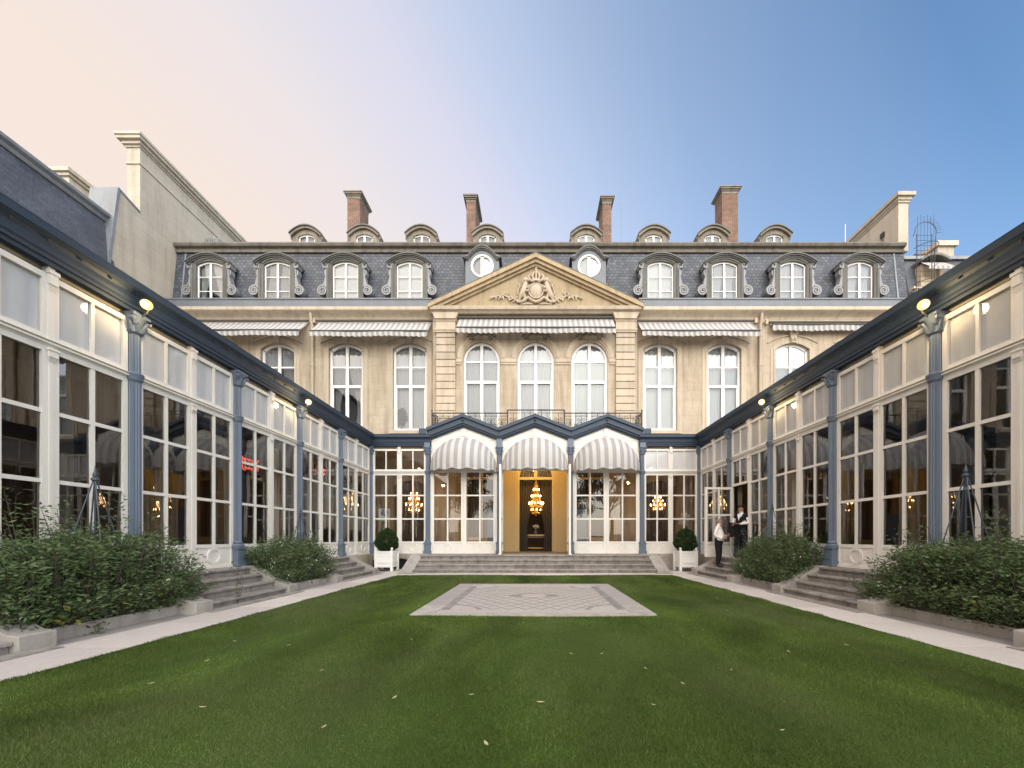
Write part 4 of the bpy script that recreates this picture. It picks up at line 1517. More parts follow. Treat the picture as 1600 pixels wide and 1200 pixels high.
for q in (-1, 1):
    m_ = MB()
    rr = random.Random(5)
    stem = [(cx + q * (1.15 + 1.5 * u), yc - 0.05, 15.22 + 0.42 * math.sin(u * 2.4) - 0.28 * u) for u in [k / 8 for k in range(9)]]
    m_.tube(stem, [0.04 - 0.003 * k for k in range(9)], 5)
    for k, p in enumerate(stem[:-1]):
        for j in range(3):
            a = rr.uniform(-1, 1) * 1.3 + (PI / 2 if j % 2 else -PI / 2) * 0.6
            L = rr.uniform(0.16, 0.3)
            e = (p[0] + q * L * math.cos(a), p[1] - rr.uniform(0.01, 0.07), p[2] + L * math.sin(a))
            mid = tuple((p[i] + e[i]) / 2 for i in range(3))
            m_.tube([p, mid, e], [0.015, 0.05, 0.008], 5)
    m_.build('laurel_branch', 'limestone_plain', pd, smooth=True)

# mansard roof ---------------------------------------------------------
YM0, YM1, ZM0, ZM1 = YH + 0.28, YH + 0.62, 15.28, 18.72
MB().prism([(YM0, ZM0), (YM1, ZM1), (YM1 + 0.3, ZM1), (YM0 + 0.3, ZM0)], 'x', XL, XR).build('mansard_slope', 'slate', man)
pr = [(YM1 + 0.4, 18.70), (YM1 - 0.10, 18.70), (YM1 - 0.12, 18.82), (YM1 - 0.05, 18.84), (YM1 - 0.06, 18.94), (YM1 - 0.22, 19.0), (YM1 - 0.27, 19.12), (YM1 - 0.2, 19.24), (YM1 + 0.1, 19.27), (YM1 + 0.4, 19.27)]
MB().prism(pr, 'x', XL, XR).build('roof_moulding', 'ridge_stone', man)
MB().prism([(YM1 + 0.3, 19.0), (29.5, 21.6), (35.9, 19.0), (35.9, 14.9), (35.6, 14.9), (35.6, 18.9), (29.5, 21.4), (YM1 + 0.3, 18.8)], 'x', XL, XR).build('upper_roof', 'zinc', man)
# lead hips at both ends of the slope
for x in (XL + 0.5, XR - 0.62):
    MB().prism([(YM0 - 0.03, ZM0), (YM1 - 0.03, ZM1), (YM1 + 0.05, ZM1), (YM0 + 0.05, ZM0)], 'x', x, x + 0.09).build('lead_roll', 'zinc', man)

# dormers --------------------------------------------------------------
YD = YH - 0.10                             # dormer fronts


def scroll_mesh():
    m_ = MB()

    def ribbon(pts, w, y0, y1):
        A, B = [], []
        for i, p in enumerate(pts):
            q0, q1 = pts[max(i - 1, 0)], pts[min(i + 1, len(pts) - 1)]
            dx, dz = q1[0] - q0[0], q1[1] - q0[1]
            L = math.hypot(dx, dz) or 1
            ww = w[i] if isinstance(w, list) else w
            A.append((p[0] - dz / L * ww / 2, p[1] + dx / L * ww / 2))
            B.append((p[0] + dz / L * ww / 2, p[1] - dx / L * ww / 2))
        m_.strip(A, B, y0, y1)
    cx_, cz_ = 1.31, 15.98
    n = 40
    sp = []
    for i in range(n + 1):
        a = PI * 0.62 - i / n * 2 * PI * 2.1
        r = 0.29 - 0.25 * i / n
        sp.append((cx_ + r * math.cos(a), cz_ + r * math.sin(a)))
    ribbon(sp, [0.10 - 0.035 * i / n for i in range(n + 1)], -0.10, 0.12)
    n2 = 20
    disc = [(cx_ + 0.25 * math.cos(2 * PI * k / n2), cz_ + 0.25 * math.sin(2 * PI * k / n2)) for k in range(n2)]
    m_.prism(disc, 'y', -0.03, 0.25)
    ribbon([(1.02, 17.62), (1.08, 17.42), (1.07, 17.1), (1.08, 16.8), (1.12, 16.52), (1.16, 16.32), (1.2, 16.18)], [0.17, 0.16, 0.14, 0.16, 0.21, 0.24, 0.2], -0.06, 0.3)
    ribbon([(1.06, 17.5), (1.17, 17.56), (1.25, 17.46), (1.22, 17.32), (1.13, 17.3), (1.12, 17.40)], [0.09, 0.1, 0.1, 0.09, 0.08, 0.05], -0.11, 0.3)
    ribbon([(1.19, 17.22), (1.2, 17.0), (1.15, 16.85)], [0.08, 0.07, 0.03], -0.02, 0.3)
    return m_


SC_R = scroll_mesh().mesh('scroll', 'scroll_lead')
SC_L = scroll_mesh().xf(lambda x, y, z: (-x, y, z)).mesh('scroll', 'scroll_lead')


def dormer_meshes():
    w, z0, zs_, rise = 1.52, 15.3, 17.52, 0.2
    sr = MB()
    wo = 2.08
    sr.box(-wo / 2, -w / 2, 0, 0.55, 15.28, zs_).box(w / 2, wo / 2, 0, 0.55, 15.28, zs_)
    sr.box(-wo / 2 - 0.03, -wo / 2 + 0.1, -0.04, 0.5, 15.28, 17.3).box(wo / 2 - 0.1, wo / 2 + 0.03, -0.04, 0.5, 15.28, 17.3)
    A = arch_pts(wo, zs_ + 0.003, 0.42)
    sr.strip(A, arch_pts(w, zs_ + 0.002, rise), 0.001, 0.6)
    A = arch_pts(wo * 0.86, zs_ + 0.1, 0.30)
    B = arch_pts(w * 1.02, zs_ + 0.06, rise + 0.06)
    sr.strip(A, B, -0.04, 0.0)
    hd = MB()
    for t0, t1, y0 in ((0.0, 0.06, -0.22), (0.06, 0.12, -0.16), (0.12, 0.18, -0.09)):
        A = [(p, q - t0) for p, q in arch_pts(2.56 - t0 * 0.8, 17.60, 0.50, 20)]
        B = [(p, q - t1 + 0.003) for p, q in arch_pts(2.56 - t0 * 0.8, 17.60, 0.50, 20)]
        hd.strip(A, B, y0, 0.7)
    f = MB()
    t_ = 0.075
    wi = w - 2 * t_
    f.box(-w / 2, -w / 2 + t_, 0.10, 0.18, z0, zs_).box(w / 2 - t_, w / 2, 0.10, 0.18, z0, zs_)
    f.strip(arch_pts(w, zs_, rise), arch_pts(wi, zs_ - 0.08, rise), 0.10, 0.18)
    f.box(-0.055, 0.055, 0.095, 0.175, z0, zs_ + rise - 0.08)
    rows = (16.02, 16.85)
    for z in rows:
        f.box(-wi / 2, -0.055, 0.11, 0.17, z - 0.02, z + 0.02).box(0.055, wi / 2, 0.11, 0.17, z - 0.02, z + 0.02)
    pans = []
    hw = wi / 2 - 0.055
    for sx in (-1, 1):
        cx_ = sx * (0.055 + hw / 2)
        for za, zb in ((z0, rows[0] - 0.03), (rows[0] + 0.03, rows[1] - 0.03), (rows[1] + 0.03, zs_ + rise - 0.1)):
            pans.append((quad_pane(hw, zb - za, 'house_glass'), cx_, (za + zb) / 2))
    return sr.mesh('dormer', 'dormer_stone'), hd.mesh('hood', 'hood_lead'), f.mesh('casement', 'window_white'), pans


D_SUR, D_HOOD, D_FR, D_PAN = dormer_meshes()
D_SHUT = MB().box(-0.7, 0.7, 0.24, 0.26, 15.3, 17.66).mesh('shutter', 'shutter_white')
D_BACK = MB().box(-0.74, 0.74, 0.36, 0.37, 15.3, 17.7).mesh('dark_backing', 'dark_void')  # flat near-black sheet, its colour painted as the shade inside the dormer
D_CUR = [curtain_mesh(1.4, 2.4, m__, 6, 0.03, g__) for m__, g__ in (('curtain_white', 0.12), ('curtain_pale', 0.0), ('curtain_grey', 0.2), ('curtain_white', 0.0))]
for s in (-1, 1):
    for k, x in enumerate(WX):
        o_ = put('dormer', D_SUR, man, (s * x, YD, 0))
        put('hood', D_HOOD, o_, (0, 0, 0), local=True)
        put('scroll', SC_R, o_, (0, 0.04, 0), local=True)
        put('scroll', SC_L, o_, (0, 0.04, 0), local=True)
        put('casement', D_FR, o_, (0, 0, 0), local=True)
        for me, px, pz in D_PAN:
            put('pane', me, o_, (px, 0.14, pz), rz=random.gauss(0, 0.008), rx=random.gauss(0, 0.008), local=True)
        if s < 0 and k < 2:
            put('shutter', D_SHUT, o_, (0, 0, 0), local=True)
        elif s < 0 and k == 3:
            put('dark_backing', D_BACK, o_, (0, 0, 0), local=True)
            f = MB()
            for q in (-1, 1):
                f.grid(lambda u, v: (q * (0.68 - 0.62 * u * (0.35 + 0.65 * min(1, max(0, (v - 0.12) * 1.25)))), 0.28 + 0.015 * math.sin(u * 24), 15.34 + 2.3 * v), 24, 8)
            put('curtain', f.mesh('curtain', 'curtain_white', smooth=True, recalc=False), o_, (0, 0, 0), local=True)
        else:
            put('dark_backing', D_BACK, o_, (0, 0, 0), local=True)
            put('curtain', D_CUR[(k + (1 if s > 0 else 0)) % 4], o_, (0, 0.27, 15.3), local=True)
# round-windowed dormers
for x in (-3.08, 3.15):
    m_ = MB()
    zc, r = 17.42, 0.66
    n = 32
    box_ = []
    ins = []
    for k in range(n):
        a = 2 * PI * k / n
        ca, sa = math.cos(a), math.sin(a)
        q = 1.0 / max(abs(ca) / 0.98, abs(sa) / (1.05 if sa > 0 else 1.9))
        q = min(q, 1.9)
        if sa > 0 and q * sa > 0.9:
            q = 1.04
        box_.append((x + q * ca, zc + q * sa))
        ins.append((x + r * ca, zc + r * sa))
    m_.strip(box_, ins, YD, YD + 0.6, closed=True)
    o_ = m_.build('round_dormer', 'gutter_lead', man)
    m_ = MB()
    for t0, t1, y0 in ((0.0, 0.07, -0.18), (0.07, 0.15, -0.13), (0.15, 0.21, -0.07)):
        A = [(x - 1.12 + t0, 17.90 - t0 * 0.4)] + [(x + p * 0.84, q - t0) for p, q in arch_pts(2.0, 17.94, 0.62, 20)] + [(x + 1.12 - t0, 17.90 - t0 * 0.4)]
        B = [(p, q - (t1 - t0)) for p, q in A]
        m_.strip(A, B, YD + y0, YD + 0.7)
    m_.build('hood', 'hood_lead', o_)
    m_ = MB()
    ring(m_, x, zc, 0.665, 0.085, YD - 0.03, YD + 0.08)
    ring(m_, x, zc, 0.585, 0.045, YD + 0.0, YD + 0.1)
    m_.box(x - 0.09, x + 0.09, YD + 0.0, YD + 0.09, zc - 0.58, zc + 0.58)
    m_.build('round_frame', 'window_white', o_)
    for q in (-1, 1):
        pts = [(0, 0)]
        A = [(0.56 * math.sin(PI * k / 16) * q, 0.56 * math.cos(PI * k / 16)) for k in range(17)]
        me = MB().add([(p, 0, z) for p, z in A], [tuple(range(17))]).mesh('pane', 'house_glass', recalc=False)
        put('pane', me, o_, (x + q * 0.01, YD + 0.06, zc), rz=random.gauss(0, 0.01))
    put('curtain', curtain_mesh(1.3, 1.3, 'curtain_grey', 6, 0.02), o_, (x, YD + 0.2, zc - 0.65))

# attic dormers above the roof moulding
YA = YH + 1.35
for x in (-14.2, -10.62, -7.05, -2.95, 3.18, 7.38, 11.05, 14.9):
    m_ = MB()
    zs_ = 20.28
    m_.box(x - 0.8, x - 0.52, YA, YA + 0.4, 18.9, zs_).box(x + 0.52, x + 0.8, YA, YA + 0.4, 18.9, zs_)
    m_.strip(arch_pts(1.6, zs_ + 0.002, 0.44), arch_pts(1.04, zs_ + 0.001, 0.16), YA + 0.001, YA + 0.4)
    m_.v = [(p[0] + (x if i >= 16 else 0), p[1], p[2]) for i, p in enumerate(m_.v)]
    for q in (-1, 1):
        m_.prism([(x + q * 0.8, 20.45), (x + q * 0.98, 20.4), (x + q * 0.92, 20.0), (x + q * 0.87, 19.2), (x + q * 0.8, 19.0)], 'y', YA + 0.02, YA + 0.3)
        m_.ell((x + q * 0.93, YA + 0.06, 20.22), (0.09, 0.1, 0.12), 8, 6)
    o_ = m_.build('attic_dormer', 'attic_stone', man)
    m_ = MB()
    A0 = [(x + p, q) for p, q in arch_pts(2.0, 20.42, 0.50, 18)]
    m_.strip(A0, [(p, q - 0.07) for p, q in A0], YA - 0.22, YA + 1.4)
    o2 = m_.build('hood', 'hood_lead', o_)
    m_ = MB()
    m_.strip([(p, q - 0.072) for p, q in A0], [(x + (p - x) * 0.92, q - 0.2) for p, q in A0], YA - 0.14, YA + 0.4)
    m_.build('hood_moulding', 'attic_stone', o_)
    MB().box(x - 0.86, x - 0.8, YA + 0.4, YA + 2.2, 18.9, 20.4).box(x + 0.8, x + 0.86, YA + 0.4, YA + 2.2, 18.9, 20.4).build('slate_cheek', 'hood_lead', o_)
    f = MB()
    f.box(x - 0.52, x - 0.44, YA + 0.08, YA + 0.16, 18.9, zs_).box(x + 0.44, x + 0.52, YA + 0.08, YA + 0.16, 18.9, zs_).box(x - 0.06, x + 0.06, YA + 0.075, YA + 0.155, 18.9, zs_ + 0.14)
    A = [(x + p, q) for p, q in arch_pts(1.04, zs_, 0.16)]
    f.strip(A, [(p, q - 0.08) for p, q in A], YA + 0.08, YA + 0.16)
    f.build('casement', 'window_white', o_)
    for q in (-1, 1):
        put('pane', quad_pane(0.37, 1.4, 'house_glass'), o_, (x + q * 0.25, YA + 0.12, 19.65), rz=random.gauss(0, 0.01), rx=random.gauss(0, 0.01))
    MB().box(x - 0.5, x + 0.5, YA + 0.3, YA + 0.31, 18.9, zs_ + 0.15).build('shutter', 'curtain_white', o_)

# brick chimneys
for x0, x1, y0, y1, zt, two in ((-13.2, -12.3, 27, 28.35, 25.85, 1), (-4.82, -4.18, 27, 28.9, 25.6, 0), (4.76, 5.37, 27, 28.65, 25.5, 0), (13.15, 14.27, 27, 28.06, 26.2, 0)):
    o_ = MB().box(x0, x1, y0, y1, 19.5, zt - 0.42).build('chimney', 'brick', man)
    m_ = MB()
    for k, (e, za, zb) in enumerate(((0.02, zt - 0.42, zt - 0.26), (0.07, zt - 0.258, zt - 0.17), (0.15, zt - 0.168, zt - 0.08), (0.2, zt - 0.078, zt))):
        m_.box(x0 - e, x1 + e, y0 - e, y1 + e, za, zb)
    m_.build('chimney_cap', 'attic_stone', o_)
    if two:
        MB().box(x0 + 0.02, x1 - 0.02, y1 + 0.35, y1 + 1.3, 19.5, zt - 1.9).build('flue', 'brick', o_)
        MB().box(x0 - 0.1, x1 + 0.14, y1 + 0.25, y1 + 1.4, zt - 1.897, zt - 1.6).build('chimney_cap', 'attic_stone', o_)

# downpipes and balcony
for x in (-12.98, 13.12):
    m_ = MB().tube([(x, YH - 0.12, 6.8), (x, YH - 0.12, 13.9), (x, YH - 0.25, 14.2), (x, YH - 0.3, 14.62)], 0.085, 10)
    for z in (8.2, 9.9, 11.6, 13.3):
        m_.lathe([(0.105, 0), (0.115, 0.04), (0.105, 0.08)], (x, YH - 0.12, z), 10)
    m_.build('downpipe', 'pipe_paint', man, smooth=True)
bal = MB().box(-5.75, 5.95, YP - 0.95, YP, 7.3, 7.5).build('balcony', 'limestone_plain', man)


def rail(x0, x1, y, zb, zt, name='balcony_panel', cross=None):
    m_ = MB()
    m_.box(x0, x1, y - 0.035, y + 0.035, zt - 0.05, zt)
    m_.box(x0, x1, y - 0.02, y + 0.02, zb, zb + 0.04)
    m_.box(x0, x1, y - 0.015, y + 0.015, zt - 0.2, zt - 0.175)
    n = max(1, int(round((x1 - x0) / 0.62)))
    L = (x1 - x0) / n
    for k in range(n):
        c = x0 + (k + 0.5) * L
        m_.box(x0 + k * L - 0.014, x0 + k * L + 0.014, y - 0.014, y + 0.014, zb + 0.04, zt - 0.05)
        for q in (-1, 1):
            P = []
            for i in range(17):
                a = i / 16 * 2 * PI * 1.25
                r = L * 0.21 * (1 - 0.72 * i / 16)
                P.append((c + q * (L * 0.24 - r * math.cos(a)), y, zb + 0.30 + r * math.sin(a) * 1.3))
            m_.tube(P, 0.014, 4)
            P = []
            for i in range(13):
                a = i / 12 * 2 * PI * 1.1
                r = L * 0.18 * (1 - 0.7 * i / 12)
                P.append((c + q * (L * 0.22 - r * math.cos(a)), y, zb + 0.62 - r * math.sin(a)))
            m_.tube(P, 0.013, 4)
        m_.tube([(c, y, zb + 0.05), (c, y, zt - 0.2)], 0.012, 4)
        m_.ell((c, y, zb + 0.46), 0.05, 6, 5)
    return m_


rail(-5.7, -1.55, YP - 0.88, 7.52, 8.52).build('balcony_panel', 'iron', bal)
rail(1.65, 5.9, YP - 0.88, 7.52, 8.52).build('balcony_panel', 'iron', bal)
rail(-1.50, 1.60, YP - 0.98, 7.52, 8.66).build('balcony_panel', 'iron', bal)
for x in (-5.72, -1.53, 1.62, 5.92):
    m_ = MB().tube([(x, YP - 0.9, 7.5), (x, YP - 0.9, 8.6)], 0.03, 6)
    m_.ell((x, YP - 0.9, 8.63), 0.05, 8, 6)
    if abs(x) > 5:
        q = -1 if x > 0 else 1
        P = [(x + q * (0.16 - 0.16 * math.cos(a)) * (1 if a < 4 else 0.8), YP - 0.9, 8.1 + 0.3 * math.sin(a)) for a in [k * 0.4 for k in range(16)]]
        m_.tube(P, 0.03, 5)
        m_.tube([(x, YP - 0.9, 8.49), (x, YP, 8.49)], 0.03, 5)
        for k in range(6):
            m_.tube([(x, YP - 0.88 + k * 0.16, 7.5), (x, YP - 0.88 + k * 0.16, 8.47)], 0.013, 4)
    m_.build('balcony_post', 'iron', bal)

# ------------------------------------------------------------------ gable walls and neighbours
gw = thing('gable_wall', 'tall cream chimney gable wall rising above the left end of the roof', 'wall', (-21.9, 24, 0))
m_ = MB().box(-22.3, -21.6, 21.0, 31.0, 0, 22.9)
m_.prism([(19.2, 0), (21.0, 0), (21.0, 19.3), (19.95, 19.62), (19.45, 15.2), (19.2, 15.2)], 'x', -22.29, -21.605)
m_.build('wall', 'gable_stone', gw)
m_ = MB()
for e, za, zb in ((0.05, 22.0, 22.12), (0.06, 22.9, 23.0), (0.16, 23.003, 23.16), (0.30, 23.163, 23.32), (0.36, 23.323, 23.46)):
    m_.box(-22.3 - e, -21.6 + e, 21.0 - e, 31 + e, za, zb)
m_.build('coping', 'gable_stone', gw)
m_ = MB().prism([(19.35, 15.2), (19.47, 15.2), (19.96, 19.64), (19.84, 19.68)], 'x', -23.0, -21.55)
m_.build('lead_flashing', 'zinc', gw)
MB().prism([(19.9, 19.645), (21.0, 19.32), (21.0, 19.42), (19.9, 19.75)], 'x', -22.33, -21.57).build('lead_capping', 'zinc', gw)

gw = thing('gable_wall', 'cream gable wall with moulded coping above the right end of the roof', 'wall', (21.9, 24, 0))
m_ = MB().box(21.95, 22.55, 23.2, 26.6, 18.9, 21.8)
m_.build('wall', 'gable_stone', gw)
m_ = MB()
for e, za, zb in ((0.06, 21.8, 21.92), (0.12, 21.923, 22.1), (0.24, 22.103, 22.32)):
    m_.box(21.95 - e, 22.55 + e, 23.2 - e, 26.6 + e, za, zb)
m_.build('coping', 'gable_stone', gw)
MB().box(21.85, 22.6, 26.9, 28.4, 18, 21.9).build('stack', 'gable_stone', gw)
MB().box(21.75, 22.72, 26.85, 28.5, 21.902, 22.15).build('coping', 'gable_stone', gw)
m_ = MB().box(21.86, 21.949, 24.1, 24.35, 20.5, 20.8)
m_.tube([(21.9, 24.2, 20.5), (21.9, 24.2, 20.0), (21.9, 24.8, 19.65)], 0.03, 5)
m_.build('wall_bracket', 'iron', gw)

# left side building: same cornice, slate mansard facing the court
lb = thing('side_building', 'side building with steep blue slate roof behind the left glazed wing', 'building', (-22, 8, 0))
MB().box(-30, -21.6, -8, 19.2, 0, 14.86).build('wall', 'limestone', lb)
pr = [(-21.6, 14.3), (-21.5, 14.3), (-21.42, 14.5), (-21.2, 14.7), (-21.15, 14.9), (-21.15, 15.12), (-21.3, 15.2), (-21.6, 15.2)]
MB().prism(pr, 'y', -8, 19.2).build('cornice', 'gable_stone', lb)
MB().prism([(-21.5, 15.2), (-21.98, 17.75), (-22.3, 17.75), (-21.8, 15.2)], 'y', -8, 19.7).build('mansard_slope', 'slate_fine', lb)
pr = [(-22.3, 17.7), (-21.9, 17.7), (-21.84, 17.8), (-21.88, 17.88), (-21.72, 17.97), (-21.7, 18.1), (-21.88, 18.2), (-22.3, 18.2)]
MB().prism(pr, 'y', -8, 19.75).build('roof_moulding', 'zinc', lb)
MB().prism([(-22.25, 18.0), (-26, 19.0), (-30, 18.0), (-30, 14.8), (-29.8, 14.8), (-29.8, 17.9), (-26, 18.8), (-22.25, 17.8)], 'y', -8, 19.2).build('upper_roof', 'zinc', lb)
m_ = MB().box(-25.0, -23.9, 19.7, 21.0, 14, 20.1).box(-25.1, -23.8, 19.6, 21.1, 20.1, 20.25).box(-25.2, -23.7, 19.5, 21.2, 20.253, 20.45)
m_.build('chimney', 'gable_stone', lb)

# neighbour far right
nb = thing('neighbouring_house', 'distant house with slate roof and awninged dormers at the far right', 'building', (37, 32, 0))
MB().box(30.2, 48, 31, 40, 0, 20.6).build('wall', 'limestone_plain', nb)
MB().box(30.0, 48.2, 30.6, 31.0, 20.0, 20.6).build('cornice', 'limestone_plain', nb)
MB().prism([(31.0, 20.6), (31.6, 24.4), (40, 24.9), (40, 20.6)], 'x', 30.3, 48).build('mansard_slope', 'slate_fine', nb)
MB().box(30.2, 48.1, 31.4, 31.9, 24.4, 24.65).build('roof_moulding', 'zinc', nb)
for k in range(16):
    MB().lathe([(0.09, 0), (0.14, 0.2), (0.07, 0.5), (0.12, 0.75), (0.09, 0.85)], (30.5 + k * 0.36, 30.75, 20.62), 8).build('baluster', 'limestone_plain', nb)
MB().box(30.2, 36.3, 30.6, 30.9, 21.475, 21.65).build('parapet_rail', 'limestone_plain', nb)
for x in (32.0, 36.2):
    o_ = MB().box(x - 0.9, x - 0.6, 30.95, 32, 21.6, 23.6).box(x + 0.6, x + 0.9, 30.95, 32, 21.6, 23.6).box(x - 0.6, x + 0.6, 31.1, 31.15, 21.6, 23.6).build('dormer', 'limestone_plain', nb)
    m_ = MB()
    A0 = [(x + p, q) for p, q in arch_pts(2.3, 23.9, 0.45, 12)]
    m_.strip(A0, [(p, q - 0.18) for p, q in A0], 30.6, 32.2)
    m_.build('hood', 'hood_lead', o_)
    m_ = MB()
    for k in range(10):
        m_.cur = k % 2
        a, b = x - 1.0 + 0.2 * k, x - 0.8 + 0.2 * k
        m_.add([(a, 30.9, 23.75), (b, 30.9, 23.75), (b, 30.2, 23.0), (a, 30.2, 23.0)], [(0, 1, 2, 3)])
        m_.add([(a, 30.2, 23.0), (b, 30.2, 23.0), (b, 30.19, 22.75), (a, 30.19, 22.75)], [(0, 1, 2, 3)])
    m_.build('awning', ['awning_white', 'awning_grey'], o_, recalc=False)
o_ = MB().box(34.6, 36.0, 33.0, 34.2, 24.5, 26.6).box(33.2, 34.6, 33.2, 34.2, 24.4, 26.0).build('chimney', 'gable_stone', nb)
MB().box(34.4, 36.2, 32.8, 34.4, 26.602, 27.0).build('chimney_cap', 'gable_stone', o_)
for k in range(4):
    MB().lathe([(0.14, 0), (0.12, 0.4), (0.15, 0.45)], (33.4 + k * 0.32, 33.7, 26.0), 8).build('chimney_pot', 'brick', o_)

# caged ladder on the right end of the roof
ld = thing('caged_ladder', 'spiked iron ladder cage at the right end of the slate roof', 'ladder', (22.6, 22.6, 15))
m_ = MB()
for x in (22.35, 23.25):
    m_.tube([(x, 22.5, 14.0), (x, 22.5, 19.4)], 0.018, 5)
for k in range(18):
    m_.tube([(22.35, 22.5, 14.2 + 0.3 * k), (23.25, 22.5, 14.2 + 0.3 * k)], 0.010, 4)
m_.build('rails', 'iron', ld)
m_ = MB()
n = 14
for z in (16.4, 17.5, 18.5):
    m_.tube([(22.8 + 0.6 * math.cos(a), 22.5 - 0.6 * math.sin(a), z) for a in [PI * k / n for k in range(n + 1)]], 0.016, 4)
m_.tube([(22.1, 22.45, 19.2)] + [(22.78 + 0.62 * math.cos(a), 22.4, 19.45 + 0.55 * math.sin(a)) for a in [PI - PI * k / 12 for k in range(13)]] + [(23.42, 22.5, 18.2), (23.35, 22.5, 15.0)], 0.018, 5)
for k in range(6):
    x = 22.3 + 0.19 * k
    m_.tube([(x, 22.38, 17.6), (x, 22.38, 20.3 + 0.12 * (k % 2))], 0.012, 4)
for k in range(8):
    a = PI * 0.42 - k * 0.2
    cx_, cz_ = 22.78 + 0.62 * max(math.cos(a), math.cos(0)) if a < 0 else 22.78 + 0.62 * math.cos(a), 19.45 + (0.55 * math.sin(a) if a > 0 else 0.9 * a)
    m_.tube([(cx_, 22.42, cz_), (cx_ + 0.4 * max(0.5, math.cos(a)), 22.42, cz_ + 0.25 * math.sin(max(a, 0)) + 0.05)], [0.014, 0.005], 4)
m_.build('cage', 'iron', ld)

# aerials and a rooftop cooling unit
a_ = MB().tube([(5.85, 26, 19.5), (5.85, 26, 25.2)], [0.03, 0.015], 5).build('aerial', 'zinc', org=(5.85, 26, 19.5))
tag(a_, 'thin aerial mast beside the brick chimney right of the pediment', 'aerial', 'roof masts')
a_ = MB().tube([(20.6, 25.5, 19.4), (20.6, 25.5, 22.4)], [0.035, 0.02], 5).build('aerial', 'window_white', org=(20.6, 25.5, 19.4))
tag(a_, 'short white mast in front of the right gable wall', 'aerial', 'roof masts')
ac = thing('cooling_unit', 'small grey louvred unit on the roof at the left gable wall', 'air conditioner', (-20.2, 24, 19.2))
MB().box(-20.55, -19.6, 23.8, 24.6, 19.1, 20.15).build('housing', 'zinc', ac)
for k in range(6):
    MB().box(-20.5 + 0.15 * k, -20.42 + 0.15 * k, 23.74, 23.8, 19.3, 20.1).build('louvre', 'scroll_lead', ac)

# ------------------------------------------------------------------ inside: the salon behind the central door
m_ = MB().box(-4.5, 4.5, 28.8, 29.0, ZF - 0.1, 6.6).box(-4.6, -4.45, YH + 0.21, 29, ZF - 0.1, 6.6).box(4.45, 4.6, YH + 0.21, 29, ZF - 0.1, 6.6)
m_.build('salon_wall', 'wood_brown', man)
MB().box(-21, 21, YH - 0.29, 29, ZF - 0.2, ZF + 0.01).build('ground_floor', 'interior_floor', man)
drape('curtain', man, -0.97, -0.1, YH + 0.35, ZF + 0.02, 5.6, 'curtain_dark', 6, 0.05, tie=(2.0, -1, 0.45))
drape('curtain', man, 0.18, 1.05, YH + 0.35, ZF + 0.02, 5.6, 'curtain_dark', 6, 0.05, tie=(2.0, 1, 0.45))
for x in (AX[0], AX[2]):
    for q in (-1, 1):
        drape('curtain', man, x + q * 0.9, x + q * 0.1, YH + 0.3, ZF + 0.02, 5.5, 'curtain_taupe', 5, 0.05)
for s in (-1, 1):
    for x in WX[:1]:
        drape('curtain', man, s * x - 0.9, s * x + 0.9, YH + 0.25, ZF + 0.02, 4.9, 'curtain_taupe', 9, 0.05)

tb = thing('console_table', 'gilt console table standing inside the central doorway', 'table', (0.05, 24.2, ZF))
MB().box(-0.65, 0.75, 24.0, 24.6, ZF + 0.95, ZF + 1.02).build('table_top', 'gilt', tb)
MB().box(-0.58, 0.68, 24.04, 24.56, ZF + 0.80, ZF + 0.948).build('apron', 'wood_brown', tb)
for x in (-0.56, 0.58):
    for y in (24.06, 24.46):
        MB().tube([(x + 0.04, y + 0.04, ZF + 0.01), (x + 0.04, y + 0.04, ZF + 0.4), (x + 0.04, y + 0.04, ZF + 0.8)], [0.03, 0.045, 0.06], 8).build('leg', 'gilt', tb)
MB().box(-0.5, 0.6, 24.1, 24.5, ZF + 0.14, ZF + 0.2).build('shelf', 'gilt', tb)
vs_ = thing('flower_vase', 'small pale flowers in a vase on the table inside the central doorway', 'vase', (0.05, 24.3, ZF + 1.02))
MB().lathe([(0.07, 0), (0.12, 0.08), (0.13, 0.16), (0.06, 0.28), (0.08, 0.32)], (0.05, 24.3, ZF + 1.02), 14).build('vase', 'column_blue', vs_, smooth=True)
rr = random.Random(3)
m_ = MB()
for k in range(26):
    a, r_, z = rr.uniform(0, 6.28), rr.uniform(0, 0.2), rr.uniform(0.36, 0.62)
    m_.ell((0.05 + r_ * math.cos(a), 24.3 + r_ * math.sin(a), ZF + 1.02 + z), rr.uniform(0.03, 0.055), 6, 4)
m_.build('blossoms', 'shirt', vs_, smooth=True)


